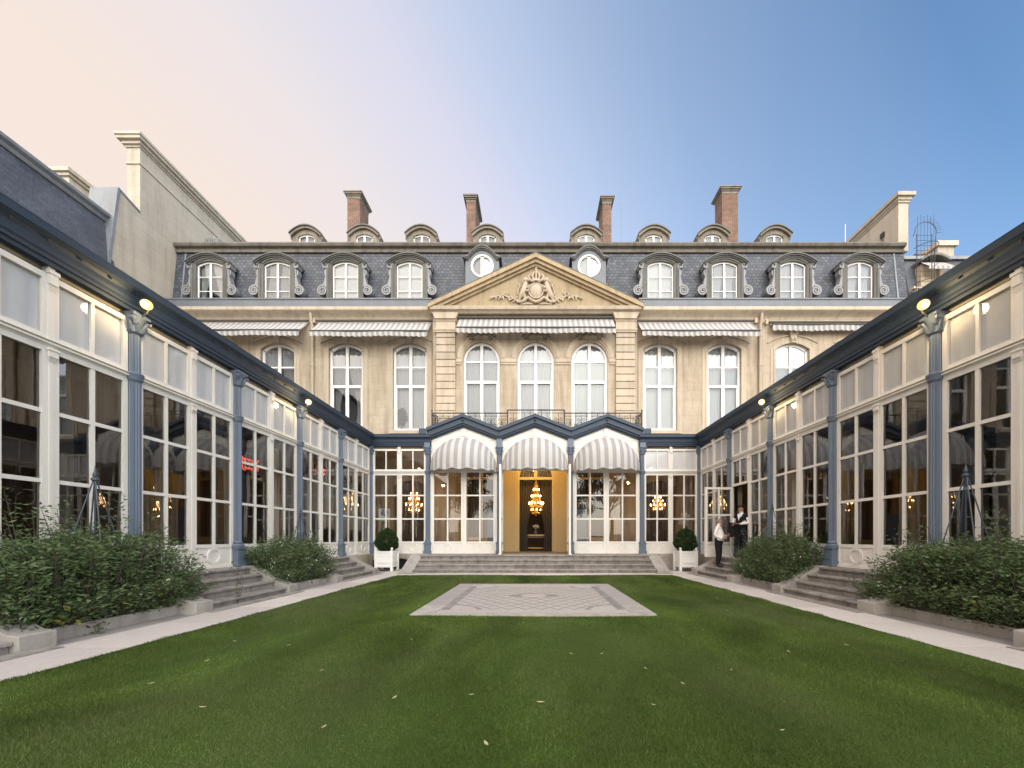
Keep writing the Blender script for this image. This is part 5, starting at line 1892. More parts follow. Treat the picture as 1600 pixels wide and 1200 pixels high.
# chandeliers -----------------------------------------------------------
def chandelier(loc, H, W, label, power, nb=10):
    ch = thing('chandelier', label, 'chandelier', loc, 'lit gilt chandeliers')
    x, y, z = loc                                         # hanging point at the top of the crystal
    MB().lathe([(0.012, 0), (0.012, -1.2)], (x, y, z + 1.2), 6).build('chain', 'gilt', ch)
    pr = [(0.03, 0), (0.07, -0.06), (0.04, -0.12), (0.10, -0.25), (0.05, -0.38), (0.12, -0.55), (0.06, -0.72), (0.14, -0.86), (0.04, -1.0)]
    MB().lathe([(r * W, zz * H) for r, zz in reversed(pr)], (x, y, z), 14).build('stem', 'gilt', ch, smooth=True)
    cr_ = MB()
    r2 = random.Random(int(abs(x) * 10) + 2)
    for tier, (zz, rr_, n) in enumerate(((-0.06, 0.08, 8), (-0.16, 0.14, 12), (-0.28, 0.19, 14), (-0.42, 0.26, 18), (-0.56, 0.33, 22), (-0.70, 0.42, 26), (-0.80, 0.40, 26), (-0.9, 0.26, 16))):
        cr_.tube([(x + rr_ * W * math.cos(2 * PI * k / n), y + rr_ * W * math.sin(2 * PI * k / n), z + zz * H) for k in range(n + 1)], 0.008, 4, cap=False)
        for k in range(n):
            a = 2 * PI * k / n + tier * 0.3
            px, py, pz = x + rr_ * W * math.cos(a), y + rr_ * W * math.sin(a), z + zz * H
            l_ = r2.uniform(0.035, 0.06) * H
            e = 0.022 * H / 1.6
            b = len(cr_.v)
            cr_.add([(px, py, pz), (px + e, py, pz - l_ * .6), (px, py + e, pz - l_ * .6), (px - e, py, pz - l_ * .6), (px, py - e, pz - l_ * .6), (px, py, pz - l_)],
                    [(0, 1, 2), (0, 2, 3), (0, 3, 4), (0, 4, 1), (5, 2, 1), (5, 3, 2), (5, 4, 3), (5, 1, 4)])
    for k in range(14):                                   # bead strings from the crown to the big ring
        a = 2 * PI * k / 14
        cr_.tube([(x + r_ * W * math.cos(a), y + r_ * W * math.sin(a), z + zz * H) for r_, zz in ((0.07, -0.05), (0.13, -0.22), (0.2, -0.42), (0.3, -0.6), (0.42, -0.7))], 0.011, 4)
    cr_.build('crystals', 'crystal', ch)
    for tier, (rr_, zz, n) in enumerate(((0.47, -0.66, nb), (0.30, -0.46, max(5, nb * 2 // 3)), (0.18, -0.28, max(4, nb // 2)), (0.3, -0.84, max(4, nb // 2)))):
        for k in range(n):
            a = 2 * PI * (k + 0.5 * tier) / n
            ex, ey, ez = x + rr_ * W * math.cos(a), y + rr_ * W * math.sin(a), z + zz * H
            MB().tube([(x + 0.05 * W * math.cos(a), y + 0.05 * W * math.sin(a), ez - 0.02 * H), (x + 0.3 * rr_ / 0.47 * W * math.cos(a), y + 0.3 * rr_ / 0.47 * W * math.sin(a), ez - 0.09 * H), (ex, ey, ez - 0.03 * H), (ex, ey, ez)], 0.014, 5).build('arm', 'gilt', ch)
            MB().lathe([(0.010, 0), (0.019, 0.03), (0.015, 0.07), (0.003, 0.11)], (ex, ey, ez), 8).build('candle_bulb', 'bulb_warm', ch)
    ld_ = bpy.data.lights.new('chandelier_light', 'POINT')
    ld_.energy = power
    ld_.color = (1.0, 0.62, 0.26)
    ld_.shadow_soft_size = 0.25
    lo = bpy.data.objects.new('chandelier_light', ld_)
    COL.objects.link(lo)
    lo.parent = ch
    lo.location = (0, 0, -H * 0.5 * S)
    return ch


chandelier((0.06, 21.45, 4.78), 2.0, 0.86, 'large lit crystal chandelier seen through the open central doorway', 9, 14)
chandelier((-6.62, 21.0, 4.4), 1.6, 0.95, 'lit chandelier behind the side window left of the central doors', 8, 8)
chandelier((6.72, 21.0, 4.05), 1.1, 0.85, 'lit chandelier behind the side window right of the central doors', 8, 8)
# unseen lamp on the gallery ceiling, added to turn the doorway wall golden
cl = thing('added_ceiling_lamp', 'unseen ceiling lamp added inside the gallery behind the central awning', 'lamp', (0.0, 20.9, 6.1))
MB().lathe([(0.02, 0.05), (0.2, 0.04), (0.22, 0.0), (0.02, 0.0)], (0.0, 20.9, 6.1), 16).build('fitting', 'gilt', cl)
MB().ell((0.0, 20.9, 6.02), (0.15, 0.15, 0.1), 14, 8).build('globe', 'bulb_warm', cl)
ld_ = bpy.data.lights.new('added_lamp_light', 'POINT')
ld_.energy = 27
ld_.color = (1.0, 0.66, 0.24)
ld_.shadow_soft_size = 0.12
lo = bpy.data.objects.new('added_lamp_light', ld_)
COL.objects.link(lo)
lo.parent = cl
lo.location = (0, 0, -0.3 * S)

# roll-up banners, poster, flowers, heater glow
for x, lab in ((-2.2, 'blue-grey roll-up banner behind the door left of the central doorway'), (2.42, 'blue-grey roll-up banner behind the door right of the central doorway')):
    bn = thing('display_banner', lab, 'banner', (x, 20.6, ZF), 'blue-grey roll-up banners')
    MB().box(x - 0.36, x + 0.36, 20.58, 20.60, ZF + 0.1, ZF + 2.35).build('sheet', 'banner_blue', bn)
    MB().box(x - 0.38, x + 0.38, 20.5, 20.68, ZF + 0.01, ZF + 0.1).build('foot', 'zinc', bn)
    MB().tube([(x, 20.62, ZF + 0.1), (x, 20.62, ZF + 2.36)], 0.012, 5).build('pole', 'zinc', bn)
po = thing('poster', 'white poster with a blue ring on an easel behind the left corner window', 'poster', (-8.05, 20.2, 2.2))
put('sheet', MB().box(-0.3, 0.3, -0.01, 0.01, -0.12, 0.58).mesh('sheet', 'poster_print'), po, (-7.92, 20.2, 2.52))
MB().tube([(-8.1, 20.25, ZF + 0.02), (-7.98, 20.23, 3.2)], 0.018, 5).tube([(-7.7, 20.25, ZF + 0.02), (-7.86, 20.23, 3.2)], 0.018, 5).tube([(-7.9, 20.8, ZF + 0.02), (-7.92, 20.24, 3.2)], 0.018, 5).tube([(-8.05, 20.2, 2.38), (-7.75, 20.2, 2.38)], 0.018, 5).build('easel', 'wood_brown', po)
fl = thing('flower_arrangement', 'white blossom arrangement behind the right corner window', 'flowers', (7.9, 20.4, ZF))
MB().lathe([(0.2, 0), (0.05, 0.06), (0.04, 1.1), (0.14, 1.2), (0.12, 1.4)], (7.95, 20.4, ZF), 12).build('pedestal', 'wood_brown', fl, smooth=True)
m_ = MB()
for k in range(60):
    a, b, r_ = rr.uniform(0, 6.28), rr.uniform(-0.7, 1.4), rr.uniform(0.1, 0.33)
    m_.ell((7.95 + r_ * math.cos(a) * math.cos(b), 20.4 + r_ * math.sin(a) * math.cos(b), ZF + 1.7 + r_ * math.sin(b) * 1.3), rr.uniform(0.03, 0.07), 6, 4)
m_.build('blossoms', 'shirt', fl, smooth=True)
for y, z, lab, k in ((12.9, 4.02, 'red glowing neon lettering seen through the left wing windows', 1.0), (17.3, 4.55, 'small red neon glow behind the farthest left wing bay', 0.7)):
    nn = thing('neon_sign', lab, 'neon sign', (-9.6, y, z), 'red neon signs')
    MB().box(-9.75, -9.70, y - 0.55 * k, y + 0.65 * k, z - 0.32 * k, z + 0.36 * k).build('backboard', 'dark_void', nn)
    m_ = MB()
    for row, zz in enumerate((0.16, -0.12)):
        P = [(-9.66, y - 0.42 * k + 0.92 * k * u + 0.05 * k * math.cos(u * 40), z + zz * k + 0.1 * k * math.sin(u * 34 + row) * (0.6 + 0.4 * math.sin(u * 9))) for u in [q / 60 for q in range(61)]]
        m_.tube(P, 0.014, 5)
    m_.build('tube', 'red_glow', nn)
    MB().tube([(-9.72, y, z + 0.3 * k), (-9.72, y, 6.14)], 0.012, 4).build('hanger', 'zinc', nn)

# ------------------------------------------------------------------ awnings
def dome_awning(cx, label):
    aw = thing('dome_awning', label, 'awning', (cx, YG, 5.0), 'striped dome awnings over the glass doors')
    Rr, p, z0, H = 1.67, 1.1, 5.08, 1.56
    N = 27
    m_ = MB()
    nv = 10
    xs = [Rr * math.sin(-PI / 2 + PI * k / (N * 2)) for k in range(N * 2 + 1)]
    for k in range(N * 2):
        m_.cur = (k // 2) % 2
        a, b = xs[k], xs[k + 1]

        def fn(u, v):
            x = a + (b - a) * u
            s_ = math.sqrt(max(0.0, 1 - (x / Rr) ** 2))
            t_ = v * PI / 2
            sag = 0.03 * math.sin(2 * t_) * math.sin(v * PI * 2)
            return (cx + x, YG - 0.065 - p * s_ * math.sin(t_) + sag * s_, z0 + H * s_ * math.cos(t_) - sag * s_)
        m_.grid(fn, 1, nv)
    m_.build('canopy', ['awning_grey', 'awning_white'], aw, smooth=True, recalc=False)
    m_ = MB()
    for k in range(N * 2):
        m_.cur = (k // 2) % 2

        def fn(u, v):
            q = (k + u) / (N * 2)
            x = Rr * math.sin(-PI / 2 + PI * q)
            s_ = math.sqrt(max(0.0, 1 - (x / Rr) ** 2))
            sc = 0.09 * abs(math.sin(q * PI * 7))
            return (cx + x, YG - 0.067 - p * s_ - 0.01 * math.sin(q * 60), z0 - v * (0.13 + sc))
        m_.grid(fn, 2, 2)
    m_.build('valance', ['awning_grey', 'awning_white'], aw, smooth=True, recalc=False)
    m_ = MB()
    for th in (0.5, 1.0):
        t_ = th * PI / 2
        P = []
        for k in range(25):
            x = Rr * math.sin(-PI / 2 + PI * k / 24)
            s_ = math.sqrt(max(0.0, 1 - (x / Rr) ** 2))
            P.append((cx + x * 0.985, YG - 0.06 - (p - 0.02) * s_ * math.sin(t_), z0 - 0.005 + (H - 0.02) * s_ * math.cos(t_)))
        m_.tube(P, 0.014, 5)
    m_.build('frame', 'lamp_metal', aw)


dome_awning(-3.615, 'grey and white striped dome awning over the left glass doors')
dome_awning(0.0, 'grey and white striped dome awning over the open central doorway')
dome_awning(3.615, 'grey and white striped dome awning over the right glass doors')


def flat_awning(x0, x1, y, zt, drop, out, val, label, split=None):
    aw = thing('window_awning', label, 'awning', ((x0 + x1) / 2, y, zt), 'striped awnings above the tall windows')
    n = int(round((x1 - x0) / 0.15))
    m_ = MB()
    w = (x1 - x0) / n
    r2 = random.Random(int(abs(x0) * 7))
    for k in range(n):
        m_.cur = k % 2

        def fn(u, v):
            x = x0 + (k + u) * w
            sag = 0.05 * math.sin(v * PI) + 0.02 * math.sin(x * 1.7) * v
            return (x, y - out * v, zt - drop * v - sag)
        m_.grid(fn, 1, 5)
    m_.build('canopy', ['awning_white', 'awning_grey'], aw, smooth=True, recalc=False)
    m_ = MB()
    for k in range(n):
        m_.cur = k % 2

        def fn(u, v):
            x = x0 + (k + u) * w
            base = zt - drop - 0.02 * math.sin(x * 1.7)
            sc = 0.06 * abs(math.sin((k + u) / 2 * PI))
            return (x, y - out - 0.012 - 0.015 * math.sin(x * 9) * v, base - v * (val + sc))
        m_.grid(fn, 3, 2)
    m_.cur = 2
    m_.grid(lambda u, v: (x0 + (x1 - x0) * u, y - out - 0.03, zt - drop - 0.02 * math.sin((x0 + (x1 - x0) * u) * 1.7) - 0.055 * v), 30, 1)
    m_.build('valance', ['awning_white', 'awning_grey', 'awning_line'], aw, smooth=True, recalc=False)
    m_ = MB()
    m_.tube([(x0, y - out, zt - drop + 0.01), (x1, y - out, zt - drop + 0.01)], 0.035, 6)
    m_.tube([(x0 - 0.15, y - 0.08, zt + 0.05), (x1 + 0.15, y - 0.08, zt + 0.05)], 0.06, 8)
    for x in (x0 + 0.3, (x0 + x1) / 2, x1 - 0.3):
        m_.tube([(x, y - 0.05, zt - 0.2), (x + 0.5 * (1 if x < (x0 + x1) / 2 else -1), y - out * 0.55, zt - drop * 0.6 - 0.1), (x, y - out, zt - drop)], 0.022, 5)
    m_.build('arms', 'lamp_metal', aw)
    m_ = MB().box(x0 - 0.28, x0 - 0.14, y - 0.2, y, zt - 0.12, zt + 0.16).box(x1 + 0.14, x1 + 0.28, y - 0.2, y, zt - 0.12, zt + 0.16)
    m_.build('end_bracket', 'limestone_plain', aw)


flat_awning(-19.9, -13.25, YH, 14.2, 0.95, 0.95, 0.27, 'striped window awning farthest left on the mansion, partly behind the wing roof')
flat_awning(-12.65, -6.05, YH, 14.2, 1.0, 0.95, 0.27, 'striped window awning between the left drainpipe and the pediment')
flat_awning(-4.38, 4.5, YP, 14.22, 0.92, 0.82, 0.27, 'long striped awning over the three arched windows under the pediment')
flat_awning(6.02, 12.65, YH, 14.2, 0.98, 0.95, 0.27, 'striped window awning between the pediment and the right drainpipe')
flat_awning(13.7, 20.2, YH, 14.12, 0.24, 0.38, 0.33, 'half-retracted striped awning farthest right on the mansion')

# ------------------------------------------------------------------ floodlights on the wing columns
for s, y, lab in ((-1, 7.97, 'lit floodlight on the near column of the left wing'), (-1, 13.55, 'lit floodlight on the far column of the left wing'),
                  (1, 7.97, 'lit floodlight on the near column of the right wing'), (1, 13.55, 'lit floodlight on the far column of the right wing')):
    x = s * 7.90
    yy = y - 0.16
    fl = thing('floodlight', lab, 'floodlight', (s * 8.1, y, 6.1), 'lit floodlights under the wing cornices')
    MB().tube([(s * 8.16, y, 6.14), (s * 8.0, y - 0.05, 6.2), (s * 7.95, y - 0.06, 6.28)], 0.016, 6).build('bracket', 'lamp_metal', fl)
    # small round head tilted towards the court
    d = Vector((-s * 0.35, -0.75, -0.35)).normalized()
    c0 = Vector((x, yy, 6.30))
    MB().tube([c0 - d * 0.14, c0 - d * 0.12, c0 - d * 0.03, c0], [0.03, 0.055, 0.085, 0.09], 12).build('housing', 'lamp_metal', fl, smooth=True)
    MB().ell(tuple(c0 + d * 0.005), (0.098, 0.098, 0.098), 14, 10).build('lens', 'flood_warm', fl, smooth=True)
    MB().ell(tuple(c0 + d * 0.05), (0.068, 0.068, 0.068), 12, 8).build('bulb', 'flood_hot', fl, smooth=True)
    ld_ = bpy.data.lights.new('flood_light', 'POINT')
    ld_.energy = 5.5
    ld_.color = (1.0, 0.72, 0.36)
    ld_.shadow_soft_size = 0.09
    lo = bpy.data.objects.new('flood_light', ld_)
    COL.objects.link(lo)
    lo.parent = fl
    pl_ = c0 + Vector((-s * 0.16, -0.05, -0.12))
    lo.location = ((pl_.x - s * 8.1) * S, (pl_.y - y) * S, (pl_.z - 6.1) * S)

# ------------------------------------------------------------------ planters with clipped box
def quads_leaf(P, D, L, W, fold=0.25):
    """leaf-shaped folded quads: centres P, directions D (unit), length L, width W -> vertices (n,4,3)"""
    n = len(P)
    up = rng.normal(0, 1, (n, 3))
    side = np.cross(D, up)
    side /= np.linalg.norm(side, axis=1, keepdims=True) + 1e-9
    nrm = np.cross(side, D)
    V = np.empty((n, 4, 3))
    V[:, 0] = P
    V[:, 1] = P + D * (L * 0.45)[:, None] + side * W[:, None] + nrm * (W * fold)[:, None]
    V[:, 2] = P + D * L[:, None] - nrm * (L * 0.12)[:, None]
    V[:, 3] = P + D * (L * 0.45)[:, None] - side * W[:, None] + nrm * (W * fold)[:, None]
    return V


def unit_rows(a):
    return a / (np.linalg.norm(a, axis=1, keepdims=True) + 1e-9)


for s, nm in ((-1, 'left'), (1, 'right')):
    px, py = (-7.02, 18.2) if s < 0 else (7.12, 18.2)
    pb = thing('box_planter', 'white wooden box planter in the far %s corner of the court' % nm, 'planter', (px, py, 0.02), 'white wooden box planters')
    h = 0.37
    for q in (-1, 1):
        for k in range(3):
            z0, z1 = 0.2 + k * 0.25, 0.2 + k * 0.25 + 0.244
            MB().box(px - h + 0.04, px + h - 0.04, py + q * h - 0.025, py + q * h + 0.025, z0, z1).build('plank', 'window_white', pb)
            MB().box(px + q * h - 0.025, px + q * h + 0.025, py - h + 0.04, py + h - 0.04, z0, z1).build('plank', 'window_white', pb)
        MB().box(px - h - 0.03, px + h + 0.03, py + q * (h + 0.02) - 0.03, py + q * (h + 0.02) + 0.03, 0.40, 0.46).box(px - h - 0.03, px + h + 0.03, py + q * (h + 0.02) - 0.03, py + q * (h + 0.02) + 0.03, 0.88, 0.95).build('rail', 'window_white', pb)
        MB().box(px + q * (h + 0.02) - 0.029, px + q * (h + 0.02) + 0.029, py - h + 0.02, py + h - 0.02, 0.402, 0.458).box(px + q * (h + 0.02) - 0.029, px + q * (h + 0.02) + 0.029, py - h + 0.02, py + h - 0.02, 0.882, 0.948).build('rail', 'window_white', pb)
    for qx in (-1, 1):
        for qy in (-1, 1):
            cx_, cy_ = px + qx * h, py + qy * h
            m_ = MB().box(cx_ - 0.055, cx_ + 0.055, cy_ - 0.055, cy_ + 0.055, 0.02, 1.0)
            m_.ell((cx_, cy_, 1.06), 0.06, 10, 7)
            m_.build('corner_post', 'window_white', pb)
    MB().box(px - h + 0.03, px + h - 0.03, py - h + 0.03, py + h - 0.03, 0.2, 0.9).build('soil', 'bed_soil', pb)
    tp = thing('topiary', 'clipped dark green box ball growing in the %s corner planter' % nm, 'topiary', (px, py, 0.9), 'clipped box balls')
    zc = 1.33

    def egg(d):
        r_ = 0.48 * (1 + 0.0 * d[:, 2]) * (1 + 0.05 * np.sin(d[:, 0] * 5 + d[:, 2] * 7))
        out = d * r_[:, None]
        out[:, 2] = np.where(d[:, 2] > 0, out[:, 2] * 1.32, out[:, 2] * 0.85)
        k = np.where(d[:, 2] > 0, 1 - 0.34 * d[:, 2] ** 2, 1.0)
        out[:, :2] *= k[:, None]
        return out
    n = 6500
    d = unit_rows(rng.normal(0, 1, (n, 3)))
    P = egg(d) * rng.uniform(0.88, 1.05, n)[:, None] + np.array([px, py, zc])
    Dl = unit_rows(d + rng.normal(0, 0.7, (n, 3)))
    Vq = quads_leaf(P, Dl, rng.uniform(0.05, 0.085, n), rng.uniform(0.018, 0.03, n))
    Tn = np.clip(rng.beta(2, 2.5, n), 0, 1)
    me = tri_mesh('foliage', Vq.reshape(-1, 3) - np.array(ORG[tp.name]), np.repeat(Tn, 4), 'topiary_leaf', 4)
    o_ = put('foliage', me, tp, ORG[tp.name])
    o_['kind'] = 'stuff'
    m_ = MB().ell((px, py, zc), (0.41, 0.41, 0.43), 18, 12)
    m_.xf(lambda x, y, z: (x, y, z + (0.12 * (z - zc) if z > zc else 0)))
    m_.build('inner_growth', 'bark', tp, smooth=True)
    MB().tube([(px, py, 0.85), (px, py, 1.3)], 0.05, 8).build('trunk', 'bark', tp)


# ------------------------------------------------------------------ shrubs in the beds
def shrub(s, x0, x1, y0, y1, zb, ztop, n_stem, label, flowers, seed, lean=0.35, slim=1.0, dens=1.0):
    """x0..x1 distance from the axis (0 < x0 < x1), y0..y1 along the wing"""
    r = np.random.default_rng(seed)
    cx, cy = s * (x0 + x1) / 2, (y0 + y1) / 2
    sh = thing('shrub', label, 'shrub', (cx, cy, zb), 'leafy shrubs in the stone beds')
    bx = r.uniform(x0 + 0.12, x1 - 0.06, n_stem)
    by = r.uniform(y0 + 0.15, y1 - 0.15, n_stem)
    # low skirt of growth along the front and the two ends
    n_sk = n_stem // 2
    k3 = r.random(n_sk)
    bx = np.concatenate([bx, np.where(k3 < 0.6, x0 + 0.12, r.uniform(x0 + 0.1, x1 - 0.2, n_sk))])
    by = np.concatenate([by, np.where(k3 < 0.6, r.uniform(y0 + 0.1, y1 - 0.1, n_sk), np.where(k3 < 0.8, y0 + 0.15, y1 - 0.15))])
    skirt = np.concatenate([np.ones(n_stem), r.uniform(0.28, 0.6, n_sk)])
    n_stem += n_sk
    # outward lean, taller in the middle
    ux = (bx - (x0 + x1) / 2) / ((x1 - x0) / 2)
    uy = (by - (y0 + y1) / 2) / ((y1 - y0) / 2)
    hgt = (ztop - zb) * (1.0 - 0.30 * np.abs(uy) ** 2.5 - 0.22 * np.maximum(0, -ux) ** 2) * r.uniform(0.62, 1.03, n_stem)
    wisp = r.random(n_stem) < 0.18
    hgt *= np.where(wisp, r.uniform(1.12, 1.42, n_stem), 1.0) * skirt
    tx = bx + ux * lean * 0.75 + r.normal(0, 0.13, n_stem)
    ty = by + uy * lean + r.normal(0, 0.15, n_stem)
    tx = np.minimum(tx, x1 + 0.05)
    stem = MB()
    Ps, Ds, Ls, Ws, Ts = [], [], [], [], []
    FP = []
    for i in range(n_stem):
        b = np.array([s * bx[i], by[i], zb - 0.02])
        tp_ = np.array([s * tx[i], ty[i], zb + hgt[i]])
        mid = (b + tp_) / 2 + np.array([0, 0, 0.12 * hgt[i]]) - 0.25 * (tp_ - b) * np.array([1, 1, 0])
        def q(t_):
            return (1 - t_) ** 2 * b + 2 * t_ * (1 - t_) * mid + t_ * t_ * tp_
        stem.tube([q(k / 5) for k in range(6)], [0.012, 0.010, 0.009, 0.007, 0.006, 0.004], 4)
        nl = int((60 if wisp[i] else 190) * dens * hgt[i] / 1.6)
        t0 = r.uniform(0.05, 1.0, nl) ** 0.8
        az = r.uniform(0, 2 * PI, nl)
        # short twigs carry the leaves away from the stem
        tw = r.uniform(0.02, 0.26, nl) * (1.15 - 0.75 * t0)
        P = np.stack([q(a) for a in t0]) + np.stack([np.cos(az) * tw, np.sin(az) * tw, r.uniform(-0.03, 0.12, nl)], 1)
        D = np.stack([np.cos(az), np.sin(az), r.uniform(-0.35, 0.9, nl)], 1)
        Ps.append(P)
        Ds.append(unit_rows(D))
        Ls.append(r.uniform(0.05, 0.105, nl))
        Ws.append(r.uniform(0.008, 0.017, nl) * slim)
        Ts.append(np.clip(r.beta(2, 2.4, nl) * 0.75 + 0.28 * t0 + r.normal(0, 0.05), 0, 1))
        if r.random() < flowers:
            for k in range(r.integers(2, 6)):
                FP.append(q(r.uniform(0.86, 1.0)) + r.normal(0, 0.05, 3))
    stem.build('stems', 'bark', sh)
    P, D, L, W, Tn = (np.concatenate(a) for a in (Ps, Ds, Ls, Ws, Ts))
    ok = (np.abs(P[:, 0]) < XW - 0.12) | (P[:, 2] < ZF)
    ok &= P[:, 2] > zb - 0.02
    P, D, L, W, Tn = P[ok], D[ok], L[ok], W[ok], Tn[ok]
    org = np.array(ORG[sh.name])
    Vq = quads_leaf(P, D, L, W)
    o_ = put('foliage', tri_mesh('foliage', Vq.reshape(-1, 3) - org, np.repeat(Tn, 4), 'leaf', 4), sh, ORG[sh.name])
    o_['kind'] = 'stuff'
    if FP:
        FP = np.array(FP)
        k = 5
        P = np.repeat(FP, k, 0)
        D = unit_rows(r.normal(0, 1, (len(P), 3)) + np.array([0, 0, 0.5]))
        Vq = quads_leaf(P, D, r.uniform(0.022, 0.042, len(P)), r.uniform(0.009, 0.015, len(P)))
        put('blossoms', tri_mesh('blossoms', Vq.reshape(-1, 3) - org, np.repeat(r.random(len(P)), 4), 'petal', 4), sh, ORG[sh.name])['kind'] = 'stuff'
    return sh, len(Tn)


NL = 0
NL += shrub(-1, 7.12, 8.2, 5.2, 8.0, 0.15, 1.66, 300, 'tall dense green shrub nearest the camera on the left', 0.07, 21, 0.35)[1]
NL += shrub(-1, 7.12, 8.2, 10.85, 13.5, 0.15, 1.55, 210, 'bushy green shrub between the two left flights of steps', 0.12, 22, 0.3)[1]
NL += shrub(1, 7.12, 8.2, 5.35, 8.1, 0.15, 1.52, 300, 'broad leafy green shrub nearest the camera on the right', 0.04, 23, 0.35, 1.1)[1]
NL += shrub(1, 7.12, 8.2, 10.9, 13.6, 0.15, 1.62, 240, 'green shrub beside the two waiters at the right wing', 0.07, 24, 0.3)[1]
print('shrub leaves', NL)
# yellowing leaves low on the near shrubs
for s, cx, cy, cz, n in ((-1, -7.1, 5.75, 0.42, 26), (-1, -7.12, 6.7, 0.5, 10), (1, 7.12, 6.2, 0.5, 22)):
    par = [o for o in COL.objects if o.name.startswith('shrub') and (o['label'].startswith('tall dense') if s < 0 else o['label'].startswith('broad leafy'))][0]
    P = rng.normal(0, 1, (n, 3)) * np.array([0.10, 0.22, 0.09]) + np.array([cx, cy, cz])
    D = unit_rows(rng.normal(0, 1, (n, 3)) * np.array([1, 1, 0.5]) + np.array([-s * 0.8, 0, 0]))
    Vq = quads_leaf(P, D, rng.uniform(0.08, 0.13, n), rng.uniform(0.025, 0.04, n))
    put('yellow_leaves', tri_mesh('yellow_leaves', Vq.reshape(-1, 3) - np.array(ORG[par.name]), np.repeat(rng.random(n), 4), 'leaf_yellow', 4), par, ORG[par.name])['kind'] = 'stuff'
# wisps growing from the cracks
for x, y, h, lab in ((-6.9, 8.9, 1.0, 'thin weed growing on the left wing steps'), (-7.0, 6.15, 0.26, 'small weed hanging at the kerb of the left bed')):
    wd = thing('weed', lab, 'weed', (x, y, 0.03))
    m_ = MB()
    for k in range(4):
        m_.tube([(x, y, 0.0), (x + rng.normal(0, 0.05), y + rng.normal(0, 0.05), h * 0.5), (x + rng.normal(0, 0.12), y + rng.normal(0, 0.12), h * rng.uniform(0.6, 1.0))], [0.006, 0.005, 0.003], 4)
    m_.build('stems', 'bark', wd)
    n = 46
    t_ = rng.uniform(0.1, 1, n)
    P = np.stack([x + rng.normal(0, 0.06, n), y + rng.normal(0, 0.06, n), h * t_], 1)
    D = unit_rows(rng.normal(0, 1, (n, 3)))
    Vq = quads_leaf(P, D, rng.uniform(0.04, 0.09, n), rng.uniform(0.01, 0.018, n))
    put('foliage', tri_mesh('foliage', Vq.reshape(-1, 3) - np.array(ORG[wd.name]), np.repeat(rng.random(n), 4), 'leaf', 4), wd, ORG[wd.name])['kind'] = 'stuff'

# iron obelisks standing in the beds
for s, x, y, zt, lab in ((-1, -7.70, 6.72, 2.84, 'slender iron plant obelisk in the near left shrub'), (-1, -7.66, 12.55, 2.62, 'slender iron plant obelisk in the far left shrub'),
                         (1, 7.72, 6.88, 2.94, 'slender iron plant obelisk in the near right shrub'), (1, 7.66, 12.4, 2.78, 'slender iron plant obelisk beside the waiters')):
    ob = thing('plant_obelisk', lab, 'plant support', (x, y, 0.1), 'iron plant obelisks')
    za = zt - 0.28
    for k in range(4):
        a = PI / 4 + k * PI / 2 + 0.3
        MB().tube([(x + 0.62 * math.cos(a), y + 0.62 * math.sin(a), 0.1), (x + 0.02 * math.cos(a), y + 0.02 * math.sin(a), za)], 0.011, 6).build('leg', 'obelisk_iron', ob)
    for z in (0.6, 1.2):
        r_ = 0.62 * (za - z) / (za - 0.1)
        MB().tube([(x + r_ * math.cos(a), y + r_ * math.sin(a), z) for a in [2 * PI * k / 20 for k in range(21)]], 0.01, 4).build('hoop', 'obelisk_iron', ob)
    MB().tube([(x, y, 0.1), (x, y, za)], 0.012, 5).build('centre_rod', 'obelisk_iron', ob)
    MB().lathe([(0.03, 0), (0.055, 0.03), (0.05, 0.06), (0.02, 0.08), (0.035, 0.11), (0.03, 0.14), (0.015, 0.17), (0.004, 0.28)], (x, y, za - 0.02), 12).build('finial', 'obelisk_iron', ob, smooth=True)

# ------------------------------------------------------------------ fallen leaves on the lawn
LEAVES = [(-3.95, 4.62, 0.05), (-2.38, 4.28, .04), (0.46, 4.9, .04), (-1.3, 3.55, .05), (0.05, 3.45, .05), (-0.6, 3.62, .035), (1.5, 3.9, .04), (1.25, 4.35, .04), (2.2, 4.3, .035), (1.05, 3.4, .03), (0.85, 4.9, .04), (3.3, 5.0, .05), (2.7, 6.2, .03),
          (-4.3, 5.5, .04), (-3.4, 5.3, .035), (-1.8, 5.6, .04), (-0.35, 2.75, .055), (1.9, 2.95, .03), (-2.9, 3.35, .045), (-1.65, 3.0, .04), (4.3, 5.3, .05), (3.9, 7.8, .04), (-3.2, 8.9, .04), (-0.2, 6.7, .04), (4.5, 9.5, .05), (1.3, 14.3, .06), (-3.9, 3.9, .04)]
lf = []
for k in range(3):
    r2 = np.random.default_rng(50 + k)
    m_ = MB()
    bend = r2.uniform(0.2, 0.5)
    m_.grid(lambda u, v: ((v - 0.5) * 1.0, (u - 0.5) * 0.34 * math.sin(PI * min(0.98, v + 0.02)), bend * (v - 0.5) ** 2 + 0.25 * abs(u - 0.5)), 4, 8)
    lf.append(m_)
for k, (x, y, sz) in enumerate(LEAVES):
    m_ = MB()
    a = rng.uniform(0, 6.28)
    src = lf[k % 3]
    for p in src.v:
        px, py = rot2(p[0] * sz * 1.35, p[1] * sz * 1.35, a)
        m_.v.append((x + px, y + py, 0.075 + p[2] * sz))
    m_.f, m_.m = list(src.f), list(src.m)
    o_ = m_.build('fallen_leaf', 'dry_leaf', org=(x, y, 0.07), recalc=False)
    tag(o_, 'pale fallen leaf lying on the lawn', 'leaf', 'fallen leaves on the lawn')

